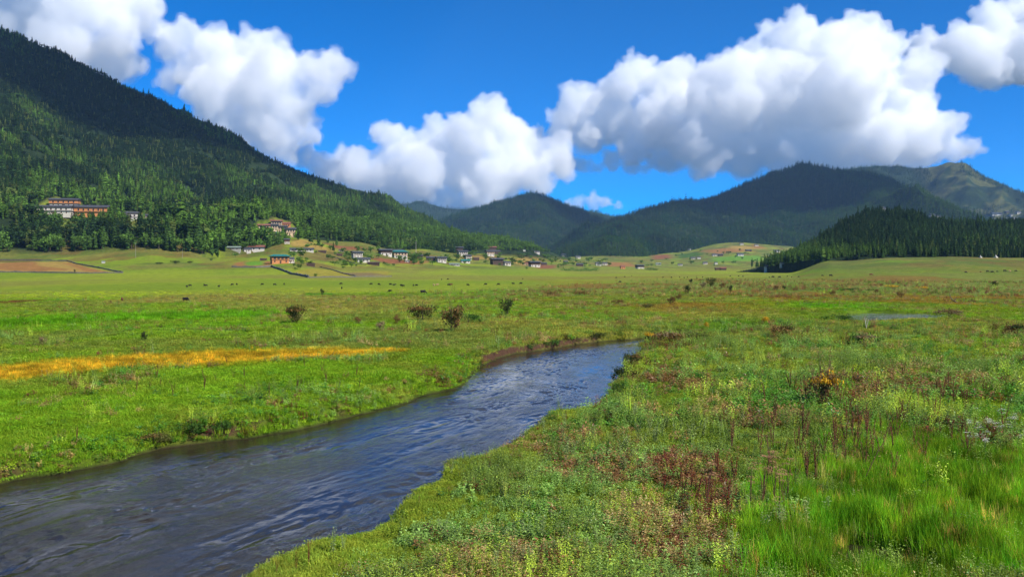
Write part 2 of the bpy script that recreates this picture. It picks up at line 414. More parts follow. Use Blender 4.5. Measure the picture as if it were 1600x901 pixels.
# ------------------------------------------------------------------ water
def water_mat(name, tint, scale=1.0, murk=0.72, bump=0.16):
    m, nt, out = new_mat(name)
    at_ = nd(nt, 'ShaderNodeAttribute', attribute_name='flow')
    mp = nd(nt, 'ShaderNodeMapping'); mp.inputs['Scale'].default_value = (0.30 * scale, 1.25 * scale, 1)
    nt.links.new(at_.outputs['Vector'], mp.inputs['Vector'])
    wob = nd(nt, 'ShaderNodeTexNoise', i_Scale=0.35, i_Detail=3.0); nt.links.new(at_.outputs['Vector'], wob.inputs['Vector'])
    ad = nd(nt, 'ShaderNodeVectorMath', operation='MULTIPLY_ADD'); ad.inputs[1].default_value = (1.6, 1.6, 0)
    nt.links.new(wob.outputs['Color'], ad.inputs[0]); nt.links.new(mp.outputs[0], ad.inputs[2])
    n1 = nd(nt, 'ShaderNodeTexNoise', i_Scale=1.3, i_Detail=5.0, i_Roughness=0.6, i_Distortion=0.6); nt.links.new(ad.outputs[0], n1.inputs['Vector'])
    n2 = nd(nt, 'ShaderNodeTexNoise', i_Scale=5.5, i_Detail=4.0, i_Roughness=0.65); nt.links.new(ad.outputs[0], n2.inputs['Vector'])
    n3 = nd(nt, 'ShaderNodeTexNoise', i_Scale=0.28, i_Detail=3.0); nt.links.new(mp.outputs[0], n3.inputs['Vector'])
    act = ramp(nt, n3.outputs[0], [(0.38, (0.12,) * 3), (0.62, (1.2,) * 3)])
    h = math_n(nt, 'MULTIPLY_ADD', n2.outputs[0], 0.45, n1.outputs[0])
    h = math_n(nt, 'MULTIPLY', h, act.outputs[0])
    b = nd(nt, 'ShaderNodeBump', i_Strength=bump, i_Distance=0.5); nt.links.new(h, b.inputs['Height'])
    gl = nd(nt, 'ShaderNodeBsdfGlossy', i_Roughness=0.03); gl.inputs['Color'].default_value = (1, 1, 1, 1)
    tr = nd(nt, 'ShaderNodeBsdfTransparent'); tr.inputs['Color'].default_value = (*tint, 1)
    df = nd(nt, 'ShaderNodeBsdfDiffuse'); df.inputs['Color'].default_value = (0.030, 0.023, 0.015, 1)
    fr = nd(nt, 'ShaderNodeFresnel', i_IOR=1.333)
    for n in (gl, fr, df): nt.links.new(b.outputs[0], n.inputs['Normal'])
    mx0 = nd(nt, 'ShaderNodeMixShader', i_0=murk); nt.links.new(tr.outputs[0], mx0.inputs[1]); nt.links.new(df.outputs[0], mx0.inputs[2])
    mx = nd(nt, 'ShaderNodeMixShader'); nt.links.new(fr.outputs[0], mx.inputs[0]); nt.links.new(mx0.outputs[0], mx.inputs[1]); nt.links.new(gl.outputs[0], mx.inputs[2])
    nt.links.new(mx.outputs[0], out.inputs[0])
    return m
M_WATER = water_mat('river_water', (0.42, 0.30, 0.14))
M_POND = water_mat('pond_water', (0.4, 0.3, 0.15), bump=0.08)

nL = len(LEFT_BANK)
def resample(P, n):
    d = np.concatenate([[0], np.cumsum(np.hypot(*np.diff(P, axis=0).T))]); t = np.linspace(0, d[-1], n)
    return np.stack([np.interp(t, d, P[:, 0]), np.interp(t, d, P[:, 1])], 1)
La, Ra = resample(RIVER[:nL], 160), resample(RIVER[nL:][::-1], 160)
cl = (La + Ra) / 2; arc = np.concatenate([[0], np.cumsum(np.hypot(*np.diff(cl, axis=0).T))])
NS, NC = 1300, 170
ts = np.linspace(-0.12, 1.12, NC)
La, Ra = resample(RIVER[:nL], NS), resample(RIVER[nL:][::-1], NS)
# denser rows towards the viewer
_w = np.linspace(0, 1, NS) ** 1.25; _i = _w * (NS - 1)
La = np.stack([np.interp(_i, np.arange(NS), La[:, k]) for k in (0, 1)], 1); Ra = np.stack([np.interp(_i, np.arange(NS), Ra[:, k]) for k in (0, 1)], 1)
cl = (La + Ra) / 2; arc = np.concatenate([[0], np.cumsum(np.hypot(*np.diff(cl, axis=0).T))])
W = La[:, None, :] * (1 - ts)[None, :, None] + Ra[:, None, :] * ts[None, :, None]
width = np.hypot(*(Ra - La).T)
fs = np.repeat(arc, NC); fc = (width[:, None] * (ts - 0.5)[None, :]).ravel()
fs2 = fs + 1.2 * fbm(fs / 5, fc / 2.2, 2); fc2 = fc + 0.5 * fbm(fs / 4 + 9, fc / 1.8, 2)
act = 0.35 + 0.9 * sstep(-.18, .25, fbm(fs / 9, fc / 3.0 + 7, 3)); act *= 0.25 + 0.75 * sstep(0.0, 0.12, np.tile(np.minimum(ts, 1 - ts), NS))
wave = 0.042 * (1 - 2 * np.abs(fbm(fs2 / 1.7, fc2 / 0.6, 3))) + 0.028 * fbm(fs2 / 0.65, fc2 / 0.26, 3)
V = np.concatenate([W.reshape(-1, 2), (WATER_Z - 0.02 + act * (wave - 0.03))[:, None]], 1)
me = np_mesh('river', V, grid_faces(NS, NC), M_WATER)
fa = me.attributes.new('flow', 'FLOAT_VECTOR', 'POINT')
fl = np.stack([fs, fc, np.zeros(NS * NC)], 1)
fa.data.foreach_set('vector', fl.astype(np.float32).ravel())
if me.polygons[0].normal.z < 0: me.flip_normals()
o = link('river', me); o['kind'] = 'structure'
def sheet(name, P, z, mat):
    c = P.mean(0); Q = c + (P - c) * 1.12
    V = [(p[0], p[1], z) for p in Q]
    me = np_mesh(name, V, [tuple(range(len(V)))], mat, False)
    fa = me.attributes.new('flow', 'FLOAT_VECTOR', 'POINT'); fa.data.foreach_set('vector', np.array(V, np.float32).ravel())
    if me.polygons[0].normal.z < 0: me.flip_normals()
    o = link(name, me); o['kind'] = 'structure'; return o
sheet('pond_water', POND, POND_Z, M_POND)
sheet('marsh_water', PUDDLE, -0.35, M_POND)

# ------------------------------------------------------------------ hills and mountains
def hill_surface(cols, usteps, seg_rows, amp, scl, seed, smooth=2, du=None):
    us = np.array(sorted(cols), float)
    K = len(cols[us[0]])
    U = np.linspace(us[0], us[-1], usteps)
    Dk = np.array([np.interp(U, us, [cols[u][k][0] for u in us]) for k in range(K)])
    Vk = np.array([np.interp(U, us, [cols[u][k][1] for u in us]) for k in range(K)])
    if smooth:
        kk = np.exp(-0.5 * (np.arange(-3 * smooth, 3 * smooth + 1) / smooth) ** 2); kk /= kk.sum()
        sm = lambda a: np.array([np.convolve(np.pad(q, 3 * smooth, mode='edge'), kk, 'valid') for q in a])
        Dk = sm(Dk); Vk = sm(Vk)
    Zk = np.array([[at(0, Vk[k, i], Dk[k, i]).z for i in range(usteps)] for k in range(K)])
    t = []; 
    for k in range(K - 1): t.append(np.linspace(k, k + 1, seg_rows[k] + 1)[:-1])
    T = np.concatenate(t + [[K - 1]])
    # Catmull style smoothing along the profile
    def prof(A):
        out_ = np.empty((len(T), usteps))
        for r_, tt in enumerate(T):
            k = min(int(tt), K - 2); f = tt - k
            p0 = A[max(k - 1, 0)]; p1 = A[k]; p2 = A[k + 1]; p3 = A[min(k + 2, K - 1)]
            m1 = (p2 - p0) * 0.35; m2 = (p3 - p1) * 0.35
            f2, f3 = f * f, f ** 3
            out_[r_] = (2 * f3 - 3 * f2 + 1) * p1 + (f3 - 2 * f2 + f) * m1 + (-2 * f3 + 3 * f2) * p2 + (f3 - f2) * m2
        return out_
    DD, ZZ = prof(Dk), prof(Zk)
    sx = (U - 800) / FPX
    X = DD * sx[None, :]; Y = DD
    ridge_k = K - 2
    wgt = np.clip(np.minimum(T / 0.8, (ridge_k + 0.25 - T) / 0.5), 0.0, 1)[:, None]
    wgt = np.where((T > ridge_k)[:, None], 0.15, np.maximum(wgt, 0.0)) 
    n = 1 - 2 * np.abs(fbm(X / scl + seed, Y / scl, 4))
    n2 = fbm(X / (scl * 0.3), Y / (scl * 0.3) + seed, 4)
    ZZ = ZZ + wgt * amp * ((n - 0.6) * 0.9 + 0.45 * n2)
    return X, Y, ZZ, T
def hill(name, cols, usteps, seg_rows, amp, scl, seed, mat, smooth=2, colour=None):
    X, Y, Z, T = hill_surface(cols, usteps, seg_rows, amp, scl, seed, smooth)
    Z[0] -= 25.0
    V = np.stack([X.ravel(), Y.ravel(), Z.ravel()], 1)
    me = np_mesh(name, V, grid_faces(*X.shape), mat)
    if me.polygons[len(me.polygons) // 3].normal.z < 0: me.flip_normals()
    if colour is not None:
        ca = me.color_attributes.new('turf', 'FLOAT_COLOR', 'POINT')
        c = colour(V[:, 0], V[:, 1], V[:, 2])
        ca.data.foreach_set('color', np.concatenate([c, np.ones((len(c), 1))], 1).astype(np.float32).ravel())
    o = link(name, me); o['kind'] = 'structure'
    return o, V, X.shape

M_HILL, nt, out = new_mat('hill_floor')
bs = nd(nt, 'ShaderNodeBsdfPrincipled', i_Roughness=0.95); bs.inputs['Specular IOR Level'].default_value = 0.1
vc = nd(nt, 'ShaderNodeVertexColor', layer_name='turf'); tc = nd(nt, 'ShaderNodeTexCoord')
nz = nd(nt, 'ShaderNodeTexNoise', i_Scale=0.06, i_Detail=7.0, i_Roughness=0.7); nt.links.new(tc.outputs['Object'], nz.inputs['Vector'])
r1 = ramp(nt, nz.outputs[0], [(0.3, (0.5, 0.55, 0.5)), (0.5, (1, 1, 1)), (0.7, (1.35, 1.25, 1.1))])
nt.links.new(mixc(nt, 1.0, vc.outputs[0], r1.outputs[0], 'MULTIPLY'), bs.inputs['Base Color'])
bp = nd(nt, 'ShaderNodeBump', i_Strength=0.8, i_Distance=6.0); nt.links.new(nz.outputs[0], bp.inputs['Height']); nt.links.new(bp.outputs[0], bs.inputs['Normal'])
nt.links.new(bs.outputs[0], out.inputs[0])

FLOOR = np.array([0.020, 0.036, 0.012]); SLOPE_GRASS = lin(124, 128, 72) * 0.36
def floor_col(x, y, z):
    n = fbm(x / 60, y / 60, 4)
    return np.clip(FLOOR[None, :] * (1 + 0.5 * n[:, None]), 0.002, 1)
def near_col(x, y, z):
    c = floor_col(x, y, z); n = fbm(x / 70, y / 70, 3)
    g_ = turf_colour(x, y)
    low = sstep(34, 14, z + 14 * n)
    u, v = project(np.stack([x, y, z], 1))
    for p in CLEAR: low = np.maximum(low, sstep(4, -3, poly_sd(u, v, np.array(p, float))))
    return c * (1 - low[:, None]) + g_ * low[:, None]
def far_right_col(x, y, z):
    n = fbm(x / 260, y / 260, 4); n2 = fbm(x / 70, y / 70, 3)
    c = floor_col(x, y, z)
    u = 800 + FPX * x / y
    gm = sstep(1425, 1470, u + 60 * n) * sstep(-0.35, -0.1, n + 0.5 * n2)
    col = SLOPE_GRASS * (1 + 0.35 * n2[:, None])
    return c * (1 - gm[:, None]) + col * gm[:, None]

def project(P):
    x, y, z = P[:, 0], P[:, 1], P[:, 2] - CAM_H
    dep = y * CP - z * SP; up = y * SP + z * CP
    return 800 + FPX * x / dep, 450.5 - FPX * up / dep
CLEAR = [[(50, 340), (58, 322), (74, 310), (92, 309), (124, 316), (132, 323), (168, 324), (172, 334), (186, 336), (188, 332), (212, 331), (236, 336), (234, 350), (214, 358), (215, 386), (204, 386), (203, 358), (186, 352), (168, 347), (113, 352), (113, 398), (98, 398), (94, 352), (56, 346)],
         [(398, 366), (402, 348), (430, 340), (462, 350), (466, 376), (446, 376), (430, 372)],
         [(193, 366), (212, 366), (212, 380), (193, 380)]]
H_LEFT = {
 -420: [(860, 402), (1040, 352), (1400, 235), (1850, 80), (2100, -60), (2600, 100)],
 -150: [(860, 402), (1040, 352), (1450, 235), (1900, 100), (2200, 10), (2700, 120)],
 0:    [(870, 402), (1080, 346), (1500, 245), (1950, 140), (2300, 50), (2800, 150)],
 30:   [(870, 402), (1090, 346), (1500, 250), (1950, 150), (2300, 62), (2800, 160)],
 75:   [(880, 400), (1100, 345), (1550, 262), (2000, 170), (2330, 82), (2850, 175)],
 120:  [(890, 399), (1120, 345), (1600, 272), (2050, 190), (2360, 106), (2850, 190)],
 200:  [(890, 395), (1130, 350), (1650, 285), (2080, 210), (2400, 140), (2900, 220)],
 300:  [(890, 400), (1140, 358), (1700, 305), (2100, 245), (2450, 188), (2950, 260)],
 400:  [(980, 395), (1200, 362), (1750, 320), (2150, 278), (2520, 240), (3000, 300)],
 500:  [(1200, 378), (1400, 360), (1850, 332), (2250, 305), (2600, 280), (3050, 320)],
 600:  [(1400, 386), (1560, 372), (1950, 352), (2350, 335), (2700, 320), (3100, 345)],
 650:  [(1520, 391), (1660, 380), (2050, 362), (2400, 348), (2750, 338), (3100, 360)],
 700:  [(1650, 396), (1780, 387), (2150, 374), (2450, 366), (2760, 360), (3100, 375)],
 780:  [(1850, 401), (1950, 396), (2200, 390), (2450, 386), (2700, 382), (3000, 395)],
 850:  [(2050, 408), (2150, 403), (2300, 401), (2450, 400), (2600, 398), (2900, 405)],
 900:  [(2150, 418), (2250, 418), (2350, 418), (2500, 418), (2600, 418), (2900, 420)],
}
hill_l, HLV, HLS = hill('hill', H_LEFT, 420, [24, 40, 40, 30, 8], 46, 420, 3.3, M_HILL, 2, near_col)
H_CENTRE = {
 560: [(4300, 400), (4900, 385), (5500, 370), (6000, 362), (7000, 380)],
 640: [(4300, 400), (4900, 382), (5500, 365), (6000, 356), (7000, 380)],
 690: [(4200, 400), (4800, 378), (5400, 362), (5900, 350), (6900, 370)],
 730: [(4200, 400), (4700, 376), (5200, 356), (5800, 337), (6800, 360)],
 780: [(4200, 400), (4600, 376), (5100, 347), (5700, 318), (6700, 345)],
 815: [(4200, 400), (4600, 378), (5100, 343), (5700, 307), (6700, 340)],
 840: [(4200, 402), (4600, 380), (5100, 343), (5700, 303), (6700, 340)],
 860: [(4200, 402), (4600, 384), (5100, 350), (5700, 313), (6700, 340)],
 900: [(4300, 402), (4700, 382), (5300, 355), (5900, 332), (6700, 350)],
 950: [(4500, 402), (5000, 385), (5500, 364), (6100, 350), (6800, 360)],
 1010: [(4500, 402), (5000, 390), (5500, 378), (6100, 368), (6800, 375)],
}
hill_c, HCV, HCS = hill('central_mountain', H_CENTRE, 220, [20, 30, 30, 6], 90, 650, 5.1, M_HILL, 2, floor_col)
H_BACK = {
 520: [(7200, 400), (7600, 360), (8000, 330), (8800, 350)],
 600: [(7200, 400), (7600, 350), (8000, 322), (8800, 350)],
 640: [(7200, 400), (7600, 345), (8000, 318), (8800, 350)],
 655: [(7200, 400), (7600, 345), (8000, 312), (8800, 350)],
 680: [(7200, 400), (7600, 350), (8000, 322), (8800, 350)],
 720: [(7200, 400), (7600, 350), (8000, 330), (8800, 350)],
 800: [(7200, 400), (7600, 355), (8000, 335), (8800, 350)],
 900: [(7200, 400), (7600, 350), (8000, 334), (8800, 350)],
 925: [(7200, 400), (7600, 350), (8000, 330), (8800, 350)],
 960: [(7200, 400), (7600, 355), (8000, 342), (8800, 355)],
 1020: [(7200, 400), (7600, 365), (8000, 362), (8800, 370)],
}
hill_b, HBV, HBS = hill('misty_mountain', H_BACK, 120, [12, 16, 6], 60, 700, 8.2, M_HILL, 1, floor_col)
H_RIGHT = {
 840: [(3600, 408), (3900, 402), (4300, 398), (4700, 394), (5400, 400)],
 870: [(3300, 408), (3600, 400), (4100, 392), (4600, 384), (5300, 390)],
 910: [(3000, 410), (3400, 394), (4000, 380), (4600, 366), (5300, 380)],
 950: [(2900, 410), (3300, 392), (4000, 370), (4600, 351), (5300, 370)],
 1000: [(2900, 409), (3300, 388), (4000, 362), (4700, 339), (5400, 360)],
 1040: [(3300, 400), (3600, 382), (4200, 355), (4800, 326), (5500, 350)],
 1100: [(3500, 396), (3800, 378), (4400, 346), (5000, 311), (5700, 340)],
 1150: [(3600, 386), (3950, 370), (4500, 332), (5000, 290), (5700, 325)],
 1200: [(3600, 386), (3950, 368), (4500, 325), (5000, 271), (5700, 310)],
 1240: [(3600, 390), (3950, 368), (4500, 322), (5000, 262), (5700, 300)],
 1290: [(3600, 392), (3950, 365), (4500, 320), (5000, 264), (5700, 300)],
 1340: [(3600, 395), (3900, 358), (4300, 312), (4900, 268), (5700, 300)],
 1390: [(3500, 398), (3700, 350), (4000, 305), (4600, 281), (5500, 310)],
 1440: [(3400, 398), (3550, 350), (3750, 312), (4200, 295), (5300, 330)],
 1490: [(3300, 398), (3450, 362), (3650, 332), (4000, 318), (5000, 345)],
 1530: [(3200, 400), (3400, 378), (3600, 352), (3900, 338), (4900, 360)],
 1600: [(3200, 402), (3400, 388), (3600, 372), (3900, 362), (4900, 380)],
 1750: [(3200, 405), (3400, 400), (3600, 395), (3900, 392), (4900, 400)],
}
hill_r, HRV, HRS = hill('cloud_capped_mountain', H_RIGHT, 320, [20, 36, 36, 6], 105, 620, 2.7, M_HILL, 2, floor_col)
H_FAR = {
 1250: [(5600, 380), (6200, 330), (6900, 275), (8000, 300)],
 1330: [(5600, 380), (6200, 320), (6900, 266), (8000, 300)],
 1390: [(5600, 380), (6200, 318), (6900, 261), (8000, 300)],
 1430: [(5600, 385), (6200, 318), (6900, 265), (8000, 300)],
 1455: [(5600, 385), (6200, 315), (6900, 258), (8000, 300)],
 1480: [(5600, 385), (6100, 312), (6800, 251), (8000, 300)],
 1510: [(5600, 385), (6000, 305), (6500, 261), (8000, 300)],
 1550: [(5500, 385), (5900, 312), (6300, 279), (7500, 310)],
 1600: [(5400, 385), (5800, 320), (6200, 300), (7300, 330)],
 1700: [(5200, 390), (5700, 350), (6200, 335), (7000, 350)],
 1850: [(5200, 395), (5700, 375), (6200, 370), (7000, 380)],
}
hill_f, HFV, HFS = hill('grassy_mountain', H_FAR, 200, [24, 36, 6], 80, 520, 6.4, M_HILL, 1, far_right_col)
H_KNOLL = {
 1150: [(1300, 425), (1340, 425), (1400, 425), (1460, 425), (1600, 425)],
 1190: [(1060, 421), (1120, 420), (1220, 419), (1300, 418), (1500, 422)],
 1215: [(1000, 413), (1090, 412), (1200, 411), (1300, 410), (1500, 418)],
 1245: [(950, 409), (1060, 405), (1180, 400), (1300, 393), (1500, 405)],
 1275: [(900, 406), (1040, 398), (1170, 388), (1300, 378), (1500, 395)],
 1310: [(900, 404), (1030, 390), (1170, 372), (1300, 356), (1500, 380)],
 1350: [(880, 402), (1020, 382), (1150, 358), (1280, 337), (1500, 365)],
 1390: [(870, 402), (1010, 380), (1140, 354), (1270, 333), (1500, 365)],
 1430: [(860, 402), (1010, 382), (1140, 357), (1270, 339), (1500, 365)],
 1480: [(850, 402), (1010, 386), (1140, 366), (1280, 351), (1550, 372)],
 1540: [(850, 403), (1010, 388), (1150, 369), (1320, 354), (1600, 372)],
 1600: [(850, 403), (1020, 388), (1180, 368), (1400, 348), (1700, 370)],
 1700: [(850, 403), (1020, 388), (1200, 368), (1450, 348), (1750, 370)],
 1850: [(850, 403), (1020, 388), (1200, 368), (1450, 348), (1750, 370)],
}
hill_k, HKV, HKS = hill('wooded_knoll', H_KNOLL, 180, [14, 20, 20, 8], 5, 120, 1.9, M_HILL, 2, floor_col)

# height of the near hill where it has been built, for things standing on it
from mathutils.bvhtree import BVHTree
def bvh_of(V, shape):
    return BVHTree.FromPolygons([tuple(v) for v in V], [tuple(f) for f in grid_faces(*shape)])
BVH = [bvh_of(HLV, HLS), bvh_of(HKV, HKS), bvh_of(HRV, HRS), bvh_of(HCV, HCS), bvh_of(HFV, HFS)]
def ground_at(x, y):
    z = gz1(x, y)
    for b in BVH[:2]:
        h = b.ray_cast(Vector((x, y, 3000)), Vector((0, 0, -1)))
        if h[0] is not None: z = max(z, h[0].z)
    return z
def place(u, v):
    """first point of ground or hill that the view ray meets"""
    sx, sz = ray(u, v); d = Vector((sx, 1, sz)).normalized(); o_ = Vector((0, 0, CAM_H))
    best = on_ground(u, v)
    for b in BVH:
        h = b.ray_cast(o_, d)
        if h[0] is not None and (best is None or h[0].y < best.y): best = h[0]
    return best
# ------------------------------------------------------------------ trees
def leaf_mat(name, col=None, attr='tintc', transl=0.25, var=0.5, gloss=0.0):
    """foliage; COL None reads the colour that each scattered copy carries"""
    m, nt, out = new_mat(name)
    oi = nd(nt, 'ShaderNodeObjectInfo')
    if col is None:
        a = nd(nt, 'ShaderNodeAttribute', attribute_type='INSTANCER', attribute_name=attr); base = a.outputs['Color']
    else:
        rgb = nd(nt, 'ShaderNodeRGB'); rgb.outputs[0].default_value = (*col, 1); base = rgb.outputs[0]
    geo = nd(nt, 'ShaderNodeNewGeometry')
    rv = math_n(nt, 'MULTIPLY_ADD', oi.outputs['Random'], var, 1 - var * 0.5)
    ri = math_n(nt, 'MULTIPLY_ADD', geo.outputs['Random Per Island'], 0.7, 0.65)
    k = math_n(nt, 'MULTIPLY', rv, ri)
    c = nd(nt, 'ShaderNodeVectorMath', operation='SCALE'); nt.links.new(base, c.inputs[0]); nt.links.new(k, c.inputs['Scale'])
    d = nd(nt, 'ShaderNodeBsdfDiffuse'); nt.links.new(c.outputs[0], d.inputs['Color'])
    sh = d.outputs[0]
    if transl > 0:
        t = nd(nt, 'ShaderNodeBsdfTranslucent')
        c2 = mixc(nt, 1.0, c.outputs[0], (1.15, 1.25, 0.6), 'MULTIPLY'); nt.links.new(c2, t.inputs['Color'])
        mx = nd(nt, 'ShaderNodeMixShader', i_0=transl); nt.links.new(sh, mx.inputs[1]); nt.links.new(t.outputs[0], mx.inputs[2]); sh = mx.outputs[0]
    if gloss > 0:
        gl = nd(nt, 'ShaderNodeBsdfGlossy', i_Roughness=0.42); mg = nd(nt, 'ShaderNodeMixShader', i_0=gloss)
        nt.links.new(sh, mg.inputs[1]); nt.links.new(gl.outputs[0], mg.inputs[2]); sh = mg.outputs[0]
    nt.links.new(sh, out.inputs[0])
    return m
def plain_mat(name, col, rough=0.8, noise=0.25, scale=3.0, spec=0.3):
    m, nt, out = new_mat(name)
    b = nd(nt, 'ShaderNodeBsdfPrincipled', i_Roughness=rough); b.inputs['Specular IOR Level'].default_value = spec
    tc = nd(nt, 'ShaderNodeTexCoord'); n = nd(nt, 'ShaderNodeTexNoise', i_Scale=scale, i_Detail=5.0, i_Roughness=0.65); nt.links.new(tc.outputs['Object'], n.inputs['Vector'])
    r = ramp(nt, n.outputs[0], [(0.3, tuple(c * (1 - noise) for c in col)), (0.7, tuple(min(1, c * (1 + noise)) for c in col))])
    nt.links.new(r.outputs[0], b.inputs['Base Color']); nt.links.new(b.outputs[0], out.inputs[0])
    return m
M_BARK = plain_mat('bark', (0.09, 0.065, 0.045), 0.95, 0.4, 2.0)
M_FOREST = leaf_mat('forest_foliage')
M_FOREST_NEAR = leaf_mat('pine_foliage', (0.062, 0.120, 0.024), var=0.9)
M_BROAD = leaf_mat('broadleaf_foliage', (0.09, 0.165, 0.03), var=0.7)

def conifer_mesh(seed, whorls=11, per=7, rad=0.2, bare=0.14, tris=True, ragged=0.35):
    """crown of a unit-high pine: whorls of drooping sprays round the stem"""
    r_ = random.Random(seed); V, F = [], []
    for w_ in range(whorls):
        t = w_ / (whorls - 1)
        z = bare + (1 - bare) * (t ** 0.9) * 0.97
        L = rad * ((1 - t) ** 0.75) * (0.72 + 0.28 * min(1, t * 6)) + 0.018
        n = max(4, int(per * (1 - 0.45 * t)))
        a0 = r_.uniform(0, 6.3)
        for k in range(n):
            if r_.random() < ragged * 0.4: continue
            a = a0 + 6.2832 * k / n + r_.uniform(-.35, .35); l = L * r_.uniform(1 - ragged, 1.15)
            ca, sa = math.cos(a), math.sin(a); zz = z + r_.uniform(-.03, .03)
            droop = r_.uniform(0.15, 0.6) if t < .8 else -0.6
            wd = l * r_.uniform(0.32, 0.55) + 0.012
            def P(f, s, dz): return (ca * l * f - sa * s, sa * l * f + ca * s, zz - droop * l * f * f + dz)
            b = len(V)
            V += [P(0.0, 0, 0.012), P(0.55, wd, -0.012), P(1.0, 0, 0.0), P(0.55, -wd, -0.012), P(0.5, 0, 0.03), P(0.5, 0, -0.05)]
            F += [(b, b + 1, b + 4), (b + 1, b + 2, b + 4), (b, b + 4, b + 3), (b + 4, b + 2, b + 3)]
            if tris: F += [(b, b + 5, b + 2)]
    return V, F
def broad_mesh(seed, n=130, leaf=0.10, rx=0.34, bare=0.2):
    r_ = random.Random(seed); V, F = [], []
    lob = [(r_.gauss(0, .16), r_.gauss(0, .16), r_.uniform(bare + .22, .78), r_.uniform(.14, .24)) for _ in range(9)]
    for k in range(n):
        lx, ly, lz, lr = r_.choice(lob)
        d = Vector((r_.gauss(0, 1), r_.gauss(0, 1), r_.gauss(0.15, 1))).normalized()
        c = Vector((lx, ly, lz)) + d * lr * r_.uniform(.6, 1.08)
        nrm = (d + Vector((r_.gauss(0, .5), r_.gauss(0, .5), r_.gauss(0, .5)))).normalized()
        t1 = nrm.orthogonal().normalized(); t1.rotate(Matrix.Rotation(r_.uniform(0, 6.3), 3, nrm)); t2 = nrm.cross(t1)
        s = leaf * r_.uniform(.6, 1.2); b = len(V)
        V += [tuple(c + t1 * s), tuple(c + t2 * s * .6), tuple(c - t1 * s), tuple(c - t2 * s * .7)]
        F += [(b, b + 1, b + 2), (b, b + 2, b + 3)]
    return V, F
def stem_mesh(h, r0, r1, bend=0.0, n=6, rings=4, branches=()):
    V, F = [], []
    def tube(P, rads):
        b = len(V)
        for p, rr in zip(P, rads):
            for k in range(n):
                a = 6.2832 * k / n; V.append((p[0] + rr * math.cos(a), p[1] + rr * math.sin(a), p[2]))
        for i in range(len(P) - 1):
            for k in range(n):
                F.append((b + i * n + k, b + i * n + (k + 1) % n, b + (i + 1) * n + (k + 1) % n, b + (i + 1) * n + k))
    ts_ = [i / rings for i in range(rings + 1)]
    tube([(bend * t * t, 0.3 * bend * t, h * t - (0.02 if t == 0 else 0)) for t in ts_], [r0 + (r1 - r0) * t for t in ts_])
    for (z0, ang, ln, up, r) in branches:
        tube([(0, 0, z0), (math.cos(ang) * ln * .5, math.sin(ang) * ln * .5, z0 + up * .4), (math.cos(ang) * ln, math.sin(ang) * ln, z0 + up)], [r, r * .7, r * .35])
    return V, F
def mesh_of(name, VF, mat, smooth=False):
    return np_mesh(name, VF[0], VF[1], mat, smooth)
CON = [conifer_mesh(s, whorls=13, per=8, rad=rd, bare=br) for s, rd, br in ((1, .17, .12), (2, .21, .2), (3, .15, .1), (4, .19, .28))]
CON_FAR = [conifer_mesh(20 + s, whorls=6, per=6, rad=rd, bare=.05, tris=False, ragged=.2) for s, rd in enumerate((.19, .24, .21))]
BRD = [broad_mesh(s, n=150, leaf=.085) for s in (1, 2, 3)]

def proto_collection(name, meshes):
    c = bpy.data.collections.new(name)
    for i, me in enumerate(meshes):
        o = bpy.data.objects.new('%s_%02d' % (name, i), me); c.objects.link(o)
    return c
def scatter_group(coll):
    ng = bpy.data.node_groups.new('scatter_' + coll.name, 'GeometryNodeTree')
    ng.interface.new_socket('Geometry', in_out='INPUT', socket_type='NodeSocketGeometry'); ng.interface.new_socket('Geometry', in_out='OUTPUT', socket_type='NodeSocketGeometry')
    N = ng.nodes; L = ng.links
    gi = N.new('NodeGroupInput'); go = N.new('NodeGroupOutput')
    m2p = N.new('GeometryNodeMeshToPoints')
    ip = N.new('GeometryNodeInstanceOnPoints'); ci = N.new('GeometryNodeCollectionInfo')
    ci.inputs['Collection'].default_value = coll; ci.inputs['Separate Children'].default_value = True; ci.inputs['Reset Children'].default_value = True
    def named(n, t):
        a = N.new('GeometryNodeInputNamedAttribute'); a.data_type = t; a.inputs['Name'].default_value = n; return a.outputs['Attribute']
    L.new(gi.outputs[0], m2p.inputs['Mesh']); L.new(m2p.outputs[0], ip.inputs['Points']); L.new(ci.outputs[0], ip.inputs['Instance'])
    ip.inputs['Pick Instance'].default_value = True
    L.new(named('pick', 'INT'), ip.inputs['Instance Index']); L.new(named('turn', 'FLOAT_VECTOR'), ip.inputs['Rotation']); L.new(named('size', 'FLOAT_VECTOR'), ip.inputs['Scale'])
    L.new(ip.outputs[0], go.inputs[0])
    return ng
def scatter(name, P, turn, size, pick, tint, coll, kind='stuff', lab=None, cat=None):
    n = len(P)
    me = bpy.data.meshes.new(name); me.vertices.add(n); me.vertices.foreach_set('co', np.asarray(P, np.float32).ravel())
    def put(nm, t, key, arr): me.attributes.new(nm, t, 'POINT').data.foreach_set(key, arr.ravel())
    put('turn', 'FLOAT_VECTOR', 'vector', np.asarray(turn, np.float32)); put('size', 'FLOAT_VECTOR', 'vector', np.asarray(size, np.float32))
    put('pick', 'INT', 'value', np.asarray(pick, np.int32)); put('tintc', 'FLOAT_COLOR', 'color', np.concatenate([tint, np.ones((n, 1))], 1).astype(np.float32))
    me.update()
    o = link(name, me); o['kind'] = kind
    md = o.modifiers.new('scatter', 'NODES'); md.node_group = scatter_group(coll)
    if lab: o['label'] = lab; 
    if cat: o['category'] = cat
    return o

